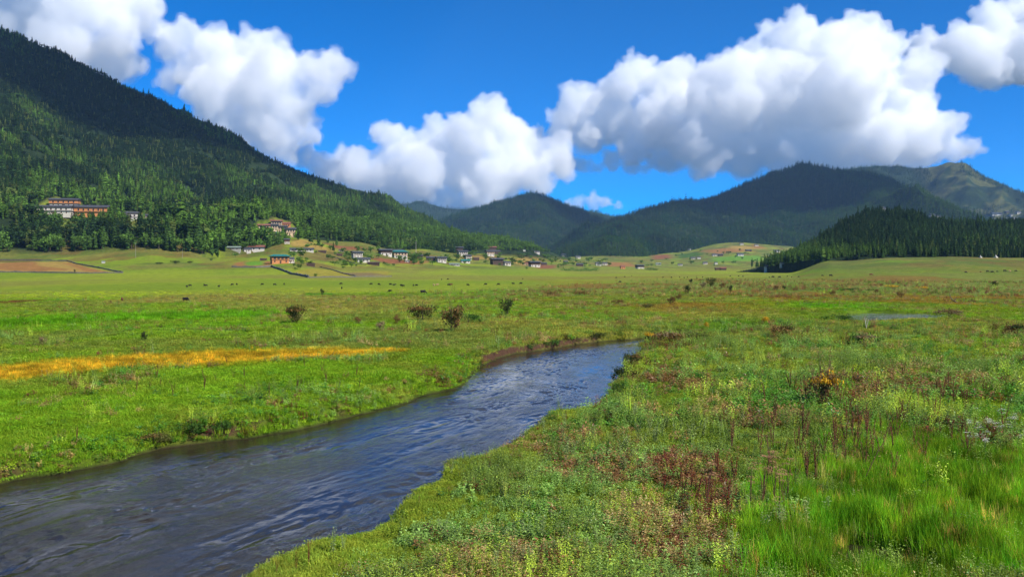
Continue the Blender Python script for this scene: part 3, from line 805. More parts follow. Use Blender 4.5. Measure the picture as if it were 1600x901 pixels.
def sample_surface(V, shape, n, seed):
    r_ = np.random.default_rng(seed)
    F = grid_faces(*shape); P = V[F]
    c1 = np.cross(P[:, 1] - P[:, 0], P[:, 2] - P[:, 0]); c2 = np.cross(P[:, 2] - P[:, 0], P[:, 3] - P[:, 0])
    nrm = c1 + c2; ar = np.linalg.norm(nrm, axis=1) * 0.5; nn = nrm / np.maximum(1e-9, ar * 2)[:, None]
    nn *= np.sign(nn[:, 2:3] + 1e-9)
    cen = P.mean(1); view = np.array([0, 0, CAM_H]) - cen; view /= np.linalg.norm(view, axis=1)[:, None]
    vis = (nn * view).sum(1) > -0.06
    wgt = ar * vis; wgt /= wgt.sum()
    i = r_.choice(len(F), n, p=wgt); a = r_.random((n, 1)); b = r_.random((n, 1))
    q = P[i]; return (q[:, 0] * (1 - a) + q[:, 1] * a) * (1 - b) + (q[:, 3] * (1 - a) + q[:, 2] * a) * b
def in_poly(u, v, poly):
    return poly_sd(u, v, np.array(poly, float)) < 0
EDGE = np.array([(-500, 396), (0, 394), (110, 394), (150, 390), (240, 389), (300, 398), (350, 406), (352, 384), (384, 392), (445, 392), (447, 369), (470, 379), (500, 371), (560, 382), (590, 391), (640, 397), (655, 408), (708, 409), (712, 393), (760, 391), (800, 391), (850, 394), (920, 397)], float)
FOREST_PTS = []
def forest_points(V, shape, n, seed, hrange, colour, keep=None, protos=3):
    P = sample_surface(V, shape, n, seed); r_ = np.random.default_rng(seed + 100)
    u, v = project(P)
    k = (u > -60) & (u < 1660)
    if keep is not None: k &= keep(P, u, v)
    P, u, v = P[k], u[k], v[k]; m = len(P)
    h = r_.uniform(*hrange, m) * np.where(P[:, 1] < 2700, np.clip(1.15 - (P[:, 1] - 900) / 2600, .72, 1.15), 1.0) * (1 + 0.25 * fbm(P[:, 0] / 90, P[:, 1] / 90, 3))
    h = h * np.exp(r_.normal(0, .2, m)) * np.where(r_.random(m) < .04, 1.35, 1)
    c = colour(P, u, v, r_)
    return P, h, c, r_.integers(0, protos, m), r_.random(m) * 6.283, u, v
DARK = np.array([0.011, 0.026, 0.012]); MIDG = np.array([0.024, 0.055, 0.013]); LIGHT = np.array([0.045, 0.095, 0.016]); OLV = np.array([0.05, 0.07, 0.02])
def near_tint(P, u, v, r_):
    n = fbm(P[:, 0] / 150, P[:, 1] / 150, 4); n2 = r_.random(len(P)); alt = sstep(60, 380, P[:, 2])
    c = np.tile(MIDG, (len(P), 1))
    c = blend(c, sstep(-0.05, 0.22, n - 0.22 * alt) * 0.9, LIGHT * 1.45)
    c = blend(c, sstep(0.0, 0.3, -n + 0.35 * alt) * 0.85, DARK)
    c = blend(c, (n2 < 0.14) * 0.75, OLV * 1.3); c = blend(c, (n2 > 0.72) * 0.75, DARK); c = c * np.exp(r_.normal(0, .22, len(P)))[:, None]
    green_slope = np.exp(-((v - (352 + 0.075 * (u - 500))) / 20.0) ** 2) * sstep(330, 450, u)
    return blend(c, green_slope * 0.8, LIGHT * 1.35)
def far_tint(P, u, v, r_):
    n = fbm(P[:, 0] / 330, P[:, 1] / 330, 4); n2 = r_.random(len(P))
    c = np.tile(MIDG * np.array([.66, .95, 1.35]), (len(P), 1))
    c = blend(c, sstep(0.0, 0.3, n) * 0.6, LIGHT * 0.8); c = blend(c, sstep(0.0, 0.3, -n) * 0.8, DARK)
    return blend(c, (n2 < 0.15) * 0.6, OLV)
def keep_left(P, u, v):
    e = np.interp(u, EDGE[:, 0], EDGE[:, 1])
    k = v < e
    for p in CLEAR: k &= ~in_poly(u, v, p)
    n = fbm(P[:, 0] / 45, P[:, 1] / 45, 3)
    return k & (n > -0.32)
L_ = forest_points(HLV, HLS, 95000, 1, (9.5, 18), near_tint, keep_left, 7)
K_ = forest_points(HKV, HKS, 17000, 2, (6.5, 10), lambda P, u, v, r_: blend(near_tint(P, u, v, r_), np.clip(.75 - 0.5 * sstep(372, 398, v), 0, 1), DARK * 1.3),
    lambda P, u, v: (v < np.interp(u, [1200, 1240, 1290, 1340, 1420, 1600], [418, 413, 407, 404, 404, 404])) & ~in_poly(u, v, [(1372, 326), (1394, 326), (1394, 334), (1372, 334)]) & ~in_poly(u, v, [(1448, 338), (1474, 338), (1474, 345), (1448, 345)]), 4)
FM = [mesh_of('far_conifer', vf, M_FOREST) for vf in CON_FAR]
NM = [mesh_of('conifer', vf, M_FOREST) for vf in CON] + [mesh_of('broadleaf', vf, M_FOREST) for vf in BRD]
C_FAR = proto_collection('far_trees', FM); C_NEAR = proto_collection('near_trees', NM)

# the trees that show largest stand as objects of their own
N_OWN_L, N_OWN_K = 230, 60
def split_own(T, n, ulo, uhi):
    P, h, c, pk, rot, u, v = T
    key = h / P[:, 1] * 1000 * ((u > ulo) & (u < uhi))
    # only those at the front of the wood: lowest on their slope
    front = np.interp(u, EDGE[:, 0], EDGE[:, 1]) - v if ulo < 600 else 406 - v
    score = np.where((u > ulo) & (u < uhi), front, 1e9)
    own = np.argsort(score)[:n]
    m = np.zeros(len(P), bool); m[own] = True
    return m
own_l = split_own(L_, N_OWN_L, -30, 460); own_k = split_own(K_, N_OWN_K, 1200, 1630)
def add_forest(name, T, mask, coll, lab):
    P, h, c, pk, rot, u, v = [a[mask] for a in T]
    r_ = np.random.default_rng(5); n = len(P)
    wide = h * r_.uniform(0.85, 1.25, n)
    if coll is C_NEAR: wide = np.where(pk >= 4, h * 0.9, wide); h = np.where(pk >= 4, h * 0.75, h)
    turn = np.stack([r_.normal(0, .04, n), r_.normal(0, .04, n), rot], 1)
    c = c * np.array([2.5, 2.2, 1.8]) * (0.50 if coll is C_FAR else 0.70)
    return scatter(name, P - np.array([0, 0, 0.4]), turn, np.stack([wide, wide, h], 1), pk, c, coll, lab=lab, cat='forest')
# broadleaf only low down on the near hill
_r = np.random.default_rng(9)
L_[3][:] = np.where((L_[3] >= 4) & (L_[0][:, 2] > 110) & (_r.random(len(L_[0])) < .6), L_[3] - 4, L_[3])
_b = (L_[5] < 100) & (L_[6] > 350) & (_r.random(len(L_[0])) < .6); L_[3][_b] = 4 + L_[3][_b] % 3
add_forest('hillside_forest', L_, ~own_l, C_NEAR, 'mixed conifer forest covering the slope of the near hill')
add_forest('knoll_forest', K_, ~own_k, C_NEAR, 'dark fir forest covering the low wooded knoll')
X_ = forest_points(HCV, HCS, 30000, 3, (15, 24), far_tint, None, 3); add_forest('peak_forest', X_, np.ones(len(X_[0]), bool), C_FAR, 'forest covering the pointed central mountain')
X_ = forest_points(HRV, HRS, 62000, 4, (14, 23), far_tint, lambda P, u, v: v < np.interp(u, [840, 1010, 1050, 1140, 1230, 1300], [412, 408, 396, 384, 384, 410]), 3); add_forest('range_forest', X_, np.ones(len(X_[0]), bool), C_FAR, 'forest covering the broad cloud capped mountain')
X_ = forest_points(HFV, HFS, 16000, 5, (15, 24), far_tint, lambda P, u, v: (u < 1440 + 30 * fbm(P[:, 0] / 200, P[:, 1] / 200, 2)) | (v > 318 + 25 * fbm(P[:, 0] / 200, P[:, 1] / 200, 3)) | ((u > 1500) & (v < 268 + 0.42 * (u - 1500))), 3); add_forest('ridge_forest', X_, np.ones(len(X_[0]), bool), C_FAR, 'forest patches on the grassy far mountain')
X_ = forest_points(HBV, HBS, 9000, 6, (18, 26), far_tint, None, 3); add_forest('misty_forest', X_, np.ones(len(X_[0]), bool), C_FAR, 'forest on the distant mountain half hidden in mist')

TREE_KINDS = []
def tree_proto_parts():
    for i in range(4):
        TREE_KINDS.append((mesh_of('pine_crown', CON[i], M_FOREST_NEAR), mesh_of('pine_trunk', stem_mesh(0.93, .013, .003), M_BARK), 'pine_tree'))
    for i in range(3):
        TREE_KINDS.append((mesh_of('leafy_crown', BRD[i], M_BROAD), mesh_of('leafy_trunk', stem_mesh(0.62, .022, .008, branches=[(.3, .4, .2, .2, .01), (.35, 2.4, .2, .22, .01), (.42, 4.4, .18, .2, .009)]), M_BARK), 'leafy_tree'))
tree_proto_parts()
def add_tree(kind, p, h, rot, lab, group, wide=1.0):
    cr, tk, nm = TREE_KINDS[kind]
    e = link(nm, None); e.empty_display_size = 0.5
    e.location = p; e.rotation_euler = (0, 0, rot); e.scale = (h * wide, h * wide, h)
    label(e, lab, 'tree', group)
    link('crown', cr, e); link('trunk', tk, e)
    return e
def own_trees(T, m):
    P, h, c, pk, rot, u, v = [a[m] for a in T]
    for i in range(len(P)):
        k = int(pk[i]) if u[i] < 700 else int(pk[i]) % 4
        conif = k < 4; hh = float(h[i]) * (1.0 if conif else .75)
        if u[i] > 700: zone = 'standing at the grassy foot of the wooded knoll'
        elif u[i] < 98: zone = 'in the wood at the meadow edge below the white walled lodge'
        elif u[i] < 160: zone = 'in the dark wood below the orange lodge'
        elif u[i] < 240: zone = 'in the wood below the grey terraced building'
        elif u[i] < 352: zone = 'in the spur of wood reaching down to the meadow'
        else: zone = 'in the wood below the monastery houses'
        kind = 'dark green pine tree' if conif else 'rounder brighter leafy tree'
        add_tree(k, Vector(P[i]) - Vector((0, 0, .5)), hh, float(rot[i]), kind + ' ' + zone, 'trees ' + zone + (', pines' if conif else ', leafy'))
own_trees(L_, own_l); own_trees(K_, own_k)
# ------------------------------------------------------------------ grass, sedge and low herbs
def tuft_mesh(seed, n=40, h=.16, spread=.22, wd=.014, lean=.5, hv=.45):
    r_ = random.Random(seed); V, F = [], []
    for k in range(n):
        a = r_.uniform(0, 6.283); q = spread * math.sqrt(r_.random()); x, y = q * math.cos(a), q * math.sin(a)
        hh = h * r_.uniform(1 - hv, 1 + hv * .5); b = r_.uniform(0, 6.283); le = lean * hh * r_.uniform(.2, 1.0)
        dx, dy = math.cos(b), math.sin(b); w_ = wd * r_.uniform(.7, 1.2); c = r_.uniform(0, 6.283); wx, wy = math.cos(c) * w_ * .5, math.sin(c) * w_ * .5
        i = len(V)
        V += [(x - wx, y - wy, -.02), (x + wx, y + wy, -.02), (x + dx * le * .4 + wx * .8, y + dy * le * .4 + wy * .8, hh * .6), (x + dx * le * .4 - wx * .8, y + dy * le * .4 - wy * .8, hh * .6), (x + dx * le, y + dy * le, hh * r_.uniform(.85, 1))]
        F += [(i, i + 1, i + 2, i + 3), (i + 3, i + 2, i + 4)]
    return V, F
def leaf(V, F, p, d, up, L, w_, fold=.15):
    """one pointed leaf blade from P along D"""
    s = d.cross(up)
    if s.length < 1e-4: s = Vector((1, 0, 0))
    s.normalize(); n = s.cross(d).normalized(); b = len(V)
    V += [tuple(p), tuple(p + d * L * .45 + s * w_ * .5 + n * fold * w_), tuple(p + d * L - n * L * .12), tuple(p + d * L * .45 - s * w_ * .5 + n * fold * w_), tuple(p + d * L * .5)]
    F += [(b, b + 4, b + 1), (b + 1, b + 4, b + 2), (b, b + 3, b + 4), (b + 4, b + 3, b + 2)]
def herb_mesh(seed, stems=5, h=.4, spread=.16, leaves=12, L=.075, w_=.03, droop=.1):
    r_ = random.Random(seed); V, F = [], []
    for s in range(stems):
        a = r_.uniform(0, 6.283); q = spread * math.sqrt(r_.random()); base = Vector((q * math.cos(a), q * math.sin(a), -.02))
        hh = h * r_.uniform(.55, 1.1); tip = base + Vector((r_.gauss(0, .16), r_.gauss(0, .16), 1)) * hh
        i = len(V); t = .006
        V += [tuple(base + Vector((t, 0, 0))), tuple(base + Vector((-t, t, 0))), tuple(base + Vector((-t, -t, 0))), tuple(tip)]
        F += [(i, i + 1, i + 3), (i + 1, i + 2, i + 3), (i + 2, i, i + 3)]
        for k in range(leaves):
            f = (k + .6) / leaves; p = base.lerp(tip, f); aa = k * 2.4 + r_.uniform(-.4, .4)
            d = Vector((math.cos(aa), math.sin(aa), r_.uniform(-droop, .9))).normalized()
            leaf(V, F, p, d, Vector((0, 0, 1)), L * r_.uniform(.6, 1.2) * (1.15 - .5 * f), w_ * r_.uniform(.7, 1.2))
    return V, F
def mat_mesh(seed, n=60, spread=.3, h=.14, L=.07, w_=.05):
    """low carpet of small rounded leaves"""
    r_ = random.Random(seed); V, F = [], []
    for k in range(n):
        a = r_.uniform(0, 6.283); q = spread * math.sqrt(r_.random())
        p = Vector((q * math.cos(a), q * math.sin(a), h * r_.uniform(.1, 1) * (1 - .6 * (q / spread) ** 2)))
        b = r_.uniform(0, 6.283); leaf(V, F, p, Vector((math.cos(b), math.sin(b), r_.uniform(-.2, .7))).normalized(), Vector((0, 0, 1)), L * r_.uniform(.6, 1.2), w_ * r_.uniform(.7, 1.2))
    return V, F
M_TURF = leaf_mat('grass_blades', None, transl=0.4, var=0.45)
GAIN = 1.85     # blades shade one another, so each is lighter than the turf looks as a whole
TUFTS = [mesh_of('turf_tuft', tuft_mesh(s, 46, h, .24, .016, .7), M_TURF) for s, h in ((1, .13), (2, .17), (3, .21), (4, .11))] + \
        [mesh_of('leaf_mat', mat_mesh(s), M_TURF) for s in (5, 6)]
TALL = [mesh_of('sedge_tuft', tuft_mesh(10 + s, 34, h, .2, .013, .35, .35), M_TURF) for s, h in enumerate((.62, .8, .7, .5))]
M_HERB = leaf_mat('herb_leaves', None, transl=0.3, var=0.6, gloss=0.06)
HERB = [mesh_of('herb', herb_mesh(30 + s, st, h, sp_, lv, L, w_), M_HERB) for s, (st, h, sp_, lv, L, w_) in enumerate(
        ((7, .38, .2, 12, .10, .034), (6, .5, .18, 14, .095, .03), (5, .3, .2, 9, .13, .06), (8, .28, .22, 9, .09, .045), (4, .6, .12, 15, .08, .026), (5, .34, .2, 8, .15, .045)))]
def steep(x, y):
    e = .2
    return np.hypot(meadow_z(x + e, y) - meadow_z(x - e, y), meadow_z(x, y + e) - meadow_z(x, y - e)) / (2 * e)
C_TURF = proto_collection('turf_tufts', TUFTS); C_TALL = proto_collection('sedge', TALL); C_HERB = proto_collection('herbs', HERB)
def polar_points(n, r0, r1, seed, amax=0.62, power=0.0):
    r_ = np.random.default_rng(seed)
    t = r_.random(n); rr = r0 * (r1 / r0) ** t
    aa = np.arctan(r_.uniform(-math.tan(amax), math.tan(amax), n))
    return rr * np.sin(aa), rr * np.cos(aa), rr, r_
def dry_land(x, y, m=0.05):
    z = meadow_z(x, y)
    return (z > WATER_Z + 0.05 + 0.25 * m) & (poly_sd(x, y, POND) > m + .8)
SEDGE_POLY = [(1110, 905), (1150, 850), (1215, 800), (1330, 730), (1440, 700), (1600, 690), (1680, 690), (1680, 930), (1100, 930)]
def zones(x, y):
    u, v = pix(x, y)
    wob = 14 * fbm(x / 3, y / 3, 3)
    sedge = sstep(45, -45, poly_sd(u + wob * 2.5, v + wob * 2, np.array(SEDGE_POLY, float)) - 70 * fbm(x / 1.6, y / 2.5, 3))
    gc, gw = gold_line(u); gold = np.exp(-(np.abs(v - gc) / np.maximum(gw, 1)) ** 3) * (u < 640)
    strip = np.exp(-((v - (506 - 0.042 * u)) / 4.5) ** 2) * sstep(470, 390, u)
    return u, v, sedge, gold, strip
def grass_layer(name, n, r0, r1, seed, lab):
    x, y, rr, r_ = polar_points(n, r0, r1, seed)
    u, v, sedge, gold, strip = zones(x, y)
    k = (r_.random(n) < sstep(r1, r1 * .45, rr)) & dry_land(x, y, 0.1 + 0.2 * r_.random(n)) & (r_.random(n) > sedge * 0.75) & (poly_sd(x, y, PUDDLE) > .3)
    k &= ~((r_.random(n) < 0.5) & (gold > .5))
    x, y, rr = x[k], y[k], rr[k]; k = steep(x, y) < 1.15; x, y, rr = x[k], y[k], rr[k]; m = len(x)
    z = meadow_z(x, y); c = turf_colour(x, y) * r_.uniform(.75, 1.3, (m, 1)) * GAIN
    c[:, 0] *= r_.uniform(.85, 1.25, m)
    s = np.clip(rr / 34, .8, 2.6) * r_.uniform(.7, 1.35, m); hs_ = s ** .5 * r_.uniform(.6, 1.2, m) * (0.55 + 0.8 * np.clip(fbm(x / 5, y / 5, 3) + .2, 0, 1))
    pk = np.where(r_.random(m) < .22, r_.integers(4, 6, m), r_.integers(0, 4, m))
    return scatter(name, np.stack([x, y, z - .01], 1), np.stack([r_.normal(0, .12, m), r_.normal(0, .12, m), r_.random(m) * 6.28], 1), np.stack([s, s, hs_], 1), pk, c, C_TURF, lab=lab, cat='grass')
grass_layer('grass', 190000, 17, 300, 21, 'short green turf growing on both river banks')
# taller tufts: sedge marsh, golden strip, bright wet strip
def tall_layer():
    out = []
    x, y, rr, r_ = polar_points(60000, 17, 60, 31); u, v, sedge, gold, strip = zones(x, y)
    k = (r_.random(len(x)) < sedge * (0.18 + 0.75 * sstep(-.25, .12, fbm(x / 1.9, y / 3, 3)))) & (poly_sd(x, y, PUDDLE) > .9 * r_.random(len(x)) ** 2)
    out.append((x[k], y[k], np.where(r_.random((k.sum(), 1)) < .07, lin(196, 176, 96) * A_, lin(120, 168, 40) * A_), r_.uniform(.6, .95, k.sum()) * (1 + .5 * fbm(x[k] / 2, y[k] / 2, 2)), r_))
    x, y, rr, r_ = polar_points(160000, 45, 100, 32); u, v, sedge, gold, strip = zones(x, y)
    k = r_.random(len(x)) < gold * 0.75
    k &= dry_land(x, y, .3)
    out.append((x[k], y[k], np.where(r_.random((k.sum(), 1)) < .12, lin(150, 160, 50) * A_, GOLD * 1.0) * r_.uniform(.7, 1.3, (k.sum(), 1)), r_.uniform(.3, .58, k.sum()), r_))
    x, y, rr, r_ = polar_points(120000, 85, 160, 33); u, v, sedge, gold, strip = zones(x, y)
    k = r_.random(len(x)) < strip * 0.45
    out.append((x[k], y[k], np.tile(lin(116, 172, 32) * A_, (k.sum(), 1)), r_.uniform(.5, 1.0, k.sum()), r_))
    for i, (x, y, c, s, r_) in enumerate(out):
        m = len(x); r_ = np.random.default_rng(90 + i)
        c = c * r_.uniform(.5, 1.3, (m, 1)) * GAIN * (1 + .9 * fbm(x / 1.4, y / 2.2, 3))[:, None].clip(.4, 1.6); c[:, 0] *= r_.uniform(.7, 1.5, m) if i == 0 else r_.uniform(.85, 1.12, m)
        w_ = s * (1.0, 1.7, 2.2)[i]
        scatter(('sedge', 'golden_grass', 'wet_grass')[i], np.stack([x, y, meadow_z(x, y) - .02], 1), np.stack([r_.normal(0, .1, m), r_.normal(0, .1, m), r_.random(m) * 6.28], 1),
                np.stack([w_, w_, s], 1), r_.integers(0, 4, m), c, C_TALL, lab=('tall bright green sedge standing in the marshy corner', 'strip of ripe golden grass across the meadow', 'strip of tall bright wet grass beyond the golden strip')[i], cat='grass')
tall_layer()
HC = [lin(132, 164, 74) * .66, lin(124, 146, 52) * .65, lin(150, 112, 66) * .6, lin(130, 58, 40) * .55, lin(172, 190, 60) * .7, lin(92, 142, 38) * .65, lin(184, 156, 96) * .6]
def herb_layer(name, n, r0, r1, seed, dens, weights, sc, lab):
    x, y, rr, r_ = polar_points(n, r0, r1, seed); u, v, sedge, gold, strip = zones(x, y)
    k = (r_.random(n) < dens(x, y, u, v)) & dry_land(x, y, .25) & ((sedge < .4) | (r_.random(n) < .22)) & (gold < .5)
    x, y, rr, u, v = x[k], y[k], rr[k], u[k], v[k]; k = steep(x, y) < 1.5; x, y, rr, u, v = x[k], y[k], rr[k], u[k], v[k]; m = len(x)
    P = []
    for i in range(len(HC)): P.append(np.clip(weights(u, v)[i] * np.exp(6.0 * fbm(x / 4.5 + 31 * i, y / 6 - 17 * i, 3)), 0, None))
    P = np.array(P); P /= P.sum(0); cdf = np.cumsum(P, 0); pick_c = (r_.random(m)[None, :] > cdf).sum(0).clip(0, len(HC) - 1)
    c = np.array(HC)[pick_c] * r_.uniform(.6, 1.35, (m, 1)) * GAIN * 0.9
    pk = (pick_c + r_.integers(0, 2, m) * 3) % 6
    s = sc(rr) * r_.uniform(.5, 1.35, m)
    scatter(name, np.stack([x, y, meadow_z(x, y) - .02], 1), np.stack([r_.normal(0, .12, m), r_.normal(0, .12, m), r_.random(m) * 6.28], 1), np.stack([s, s, s * r_.uniform(.7, 1.15, m)], 1), pk, c, C_HERB, lab=lab, cat='undergrowth')
one = lambda u: np.ones_like(u)
def dens_right(x, y, u, v):
    side = sstep(-30, 40, u - np.interp(v, [520, 560, 600, 660, 735, 830, 900], [1000, 1000, 985, 905, 760, 660, 540]))
    n = fbm(x / 4.5, y / 4.5, 4); close = np.exp(-((u - 1000) / 260) ** 2 - ((v - 760) / 120) ** 2)
    return side * (0.20 + 0.8 * sstep(-0.05, 0.3, n + 0.3 * close))
herb_layer('undergrowth', 62000, 18, 120, 41, dens_right, lambda u, v: [1.7 * one(u), 1.9 * one(u), 0.9 * one(u), .3 * one(u), .22 * one(u), 1.7 * one(u), .5 * one(u)], lambda r: np.clip(r / 27, 1.05, 1.9), 'dense low herbs covering the near river bank')
def dens_left(x, y, u, v):
    side = 1 - dens_side(u, v); n = fbm(x / 6, y / 6, 4)
    return side * (0.02 + 0.38 * sstep(0.12, 0.42, n)) + side * 0.8 * np.exp(-(poly_sd(x, y, RIVER) / 1.1) ** 2)
def dens_side(u, v):
    return sstep(-30, 40, u - np.interp(v, [520, 560, 600, 660, 735, 830, 900], [1000, 1000, 985, 905, 760, 660, 540]))
herb_layer('meadow_herbs', 70000, 30, 170, 42, dens_left, lambda u, v: [.9 * one(u), 1.2 * one(u), .9 * one(u), .35 * one(u), .3 * one(u), 1.6 * one(u), .4 * one(u)], lambda r: np.clip(r / 42, .7, 2.0), 'scattered low herbs on the far river bank')
def dens_heath(x, y, u, v):
    n = fbm(x / 16, y / 24, 4); lawn_edge = np.interp(u, [-500, 0, 400, 700, 850, 1000, 1300, 2000], [470, 466, 462, 454, 447, 441, 430, 430])
    return sstep(-3, 5, v - lawn_edge) * (0.12 + 0.8 * sstep(-.05, .3, n)) * (0.25 + 0.75 * sstep(560, 850, u))
herb_layer('heath', 60000, 100, 520, 43, dens_heath, lambda u, v: [.7 * one(u), 1.2 * one(u), 1.9 * one(u), .45 + .4 * sstep(800, 900, u), .06 * one(u), .6 * one(u), 1.2 * one(u)], lambda r: np.clip(r / 110, 1.1, 2.6), 'rusty heath herbs across the middle of the plain')
# ------------------------------------------------------------------ houses
M_WHITE = plain_mat('whitewash', (0.56, 0.51, 0.43), 0.9, 0.2, 0.6)
M_CREAM = plain_mat('cream_plaster', (0.60, 0.44, 0.27), 0.9, 0.15, 0.6)
M_ORANGE = plain_mat('orange_timber', (0.55, 0.22, 0.075), 0.8, 0.25, 0.8)
M_STONE = plain_mat('grey_stone', (0.34, 0.32, 0.28), 0.95, 0.35, 1.2)
M_TIMBER = plain_mat('dark_timber', (0.085, 0.055, 0.038), 0.8, 0.4, 1.5)
M_SLATE = plain_mat('slate_roof', (0.060, 0.060, 0.066), 0.6, 0.35, 0.9)
M_TEAL = plain_mat('teal_metal_roof', (0.012, 0.15, 0.125), 0.45, 0.2, 0.6)
M_RUSTR = plain_mat('rust_red_roof', (0.20, 0.075, 0.05), 0.7, 0.3, 0.9)
M_GREYG = plain_mat('grey_green_roof', (0.20, 0.25, 0.21), 0.6, 0.3, 0.9)
M_PANE = plain_mat('window_dark', (0.02, 0.02, 0.024), 0.25, 0.3, 2.0, 0.5)
M_FRAME = plain_mat('window_frame', (0.30, 0.13, 0.06), 0.7, 0.3, 2.0)
ROOFS = {'slate': M_SLATE, 'teal': M_TEAL, 'rust': M_RUSTR, 'green': M_GREYG, 'timber': M_TIMBER}
WALLS = {'white': M_WHITE, 'cream': M_CREAM, 'orange': M_ORANGE, 'stone': M_STONE, 'timber': M_TIMBER}
def boxes(name, bx, mat, bevel=0.0):
    V, F = [], []
    for (x0, x1, y0, y1, z0, z1) in bx:
        b = len(V); V += [(x0, y0, z0), (x1, y0, z0), (x1, y1, z0), (x0, y1, z0), (x0, y0, z1), (x1, y0, z1), (x1, y1, z1), (x0, y1, z1)]
        F += [(b, b + 3, b + 2, b + 1), (b + 4, b + 5, b + 6, b + 7), (b, b + 1, b + 5, b + 4), (b + 1, b + 2, b + 6, b + 5), (b + 2, b + 3, b + 7, b + 6), (b + 3, b, b + 4, b + 7)]
    return np_mesh(name, V, F, mat, False)
def gable(name, w_, d, z0, h, over, mat, th=0.16, hip=0.0):
    """low pitched roof with thickness, ridge along x; HIP pulls the ridge ends in"""
    X, Y = w_ / 2 + over, d / 2 + over; xr = X - hip
    def lay(z): return [(-X, -Y, z0 + z), (X, -Y, z0 + z), (X, Y, z0 + z), (-X, Y, z0 + z), (-xr, 0, z0 + h + z), (xr, 0, z0 + h + z)]
    V = lay(0) + lay(th)
    F = [(6, 7, 11, 10), (8, 9, 10, 11), (7, 8, 11), (9, 6, 10), (1, 0, 4, 5), (3, 2, 5, 4), (0, 1, 7, 6), (1, 2, 8, 7), (2, 3, 9, 8), (3, 0, 6, 9)]
    if hip > 0: F += [(2, 1, 5), (0, 3, 4)]
    else: F += [(2, 1, 5), (0, 3, 4)]
    return np_mesh(name, V, F, mat, False)
_win = {}
def window_meshes(w_, h):
    k = (round(w_, 2), round(h, 2))
    if k not in _win:
        t = .12
        fr = boxes('window', [(-w_ / 2 - t, w_ / 2 + t, -.10, 0.02, -t, 0), (-w_ / 2 - t, w_ / 2 + t, -.10, 0.02, h, h + t), (-w_ / 2 - t, -w_ / 2, -.10, 0.02, 0, h), (w_ / 2, w_ / 2 + t, -.10, 0.02, 0, h), (-.04, .04, -.07, .02, 0, h)], M_FRAME)
        pn = boxes('pane', [(-w_ / 2, w_ / 2, -.05, .01, 0.003, h - .003)], M_PANE)
        _win[k] = (fr, pn)
    return _win[k]
def add_window(root, x, y, z, rz, w_=1.0, h=1.3):
    fr, pn = window_meshes(w_, h)
    o = link('window', fr, root); o.location = (x, y, z); o.rotation_euler = (0, 0, rz)
    link('pane', pn, o)
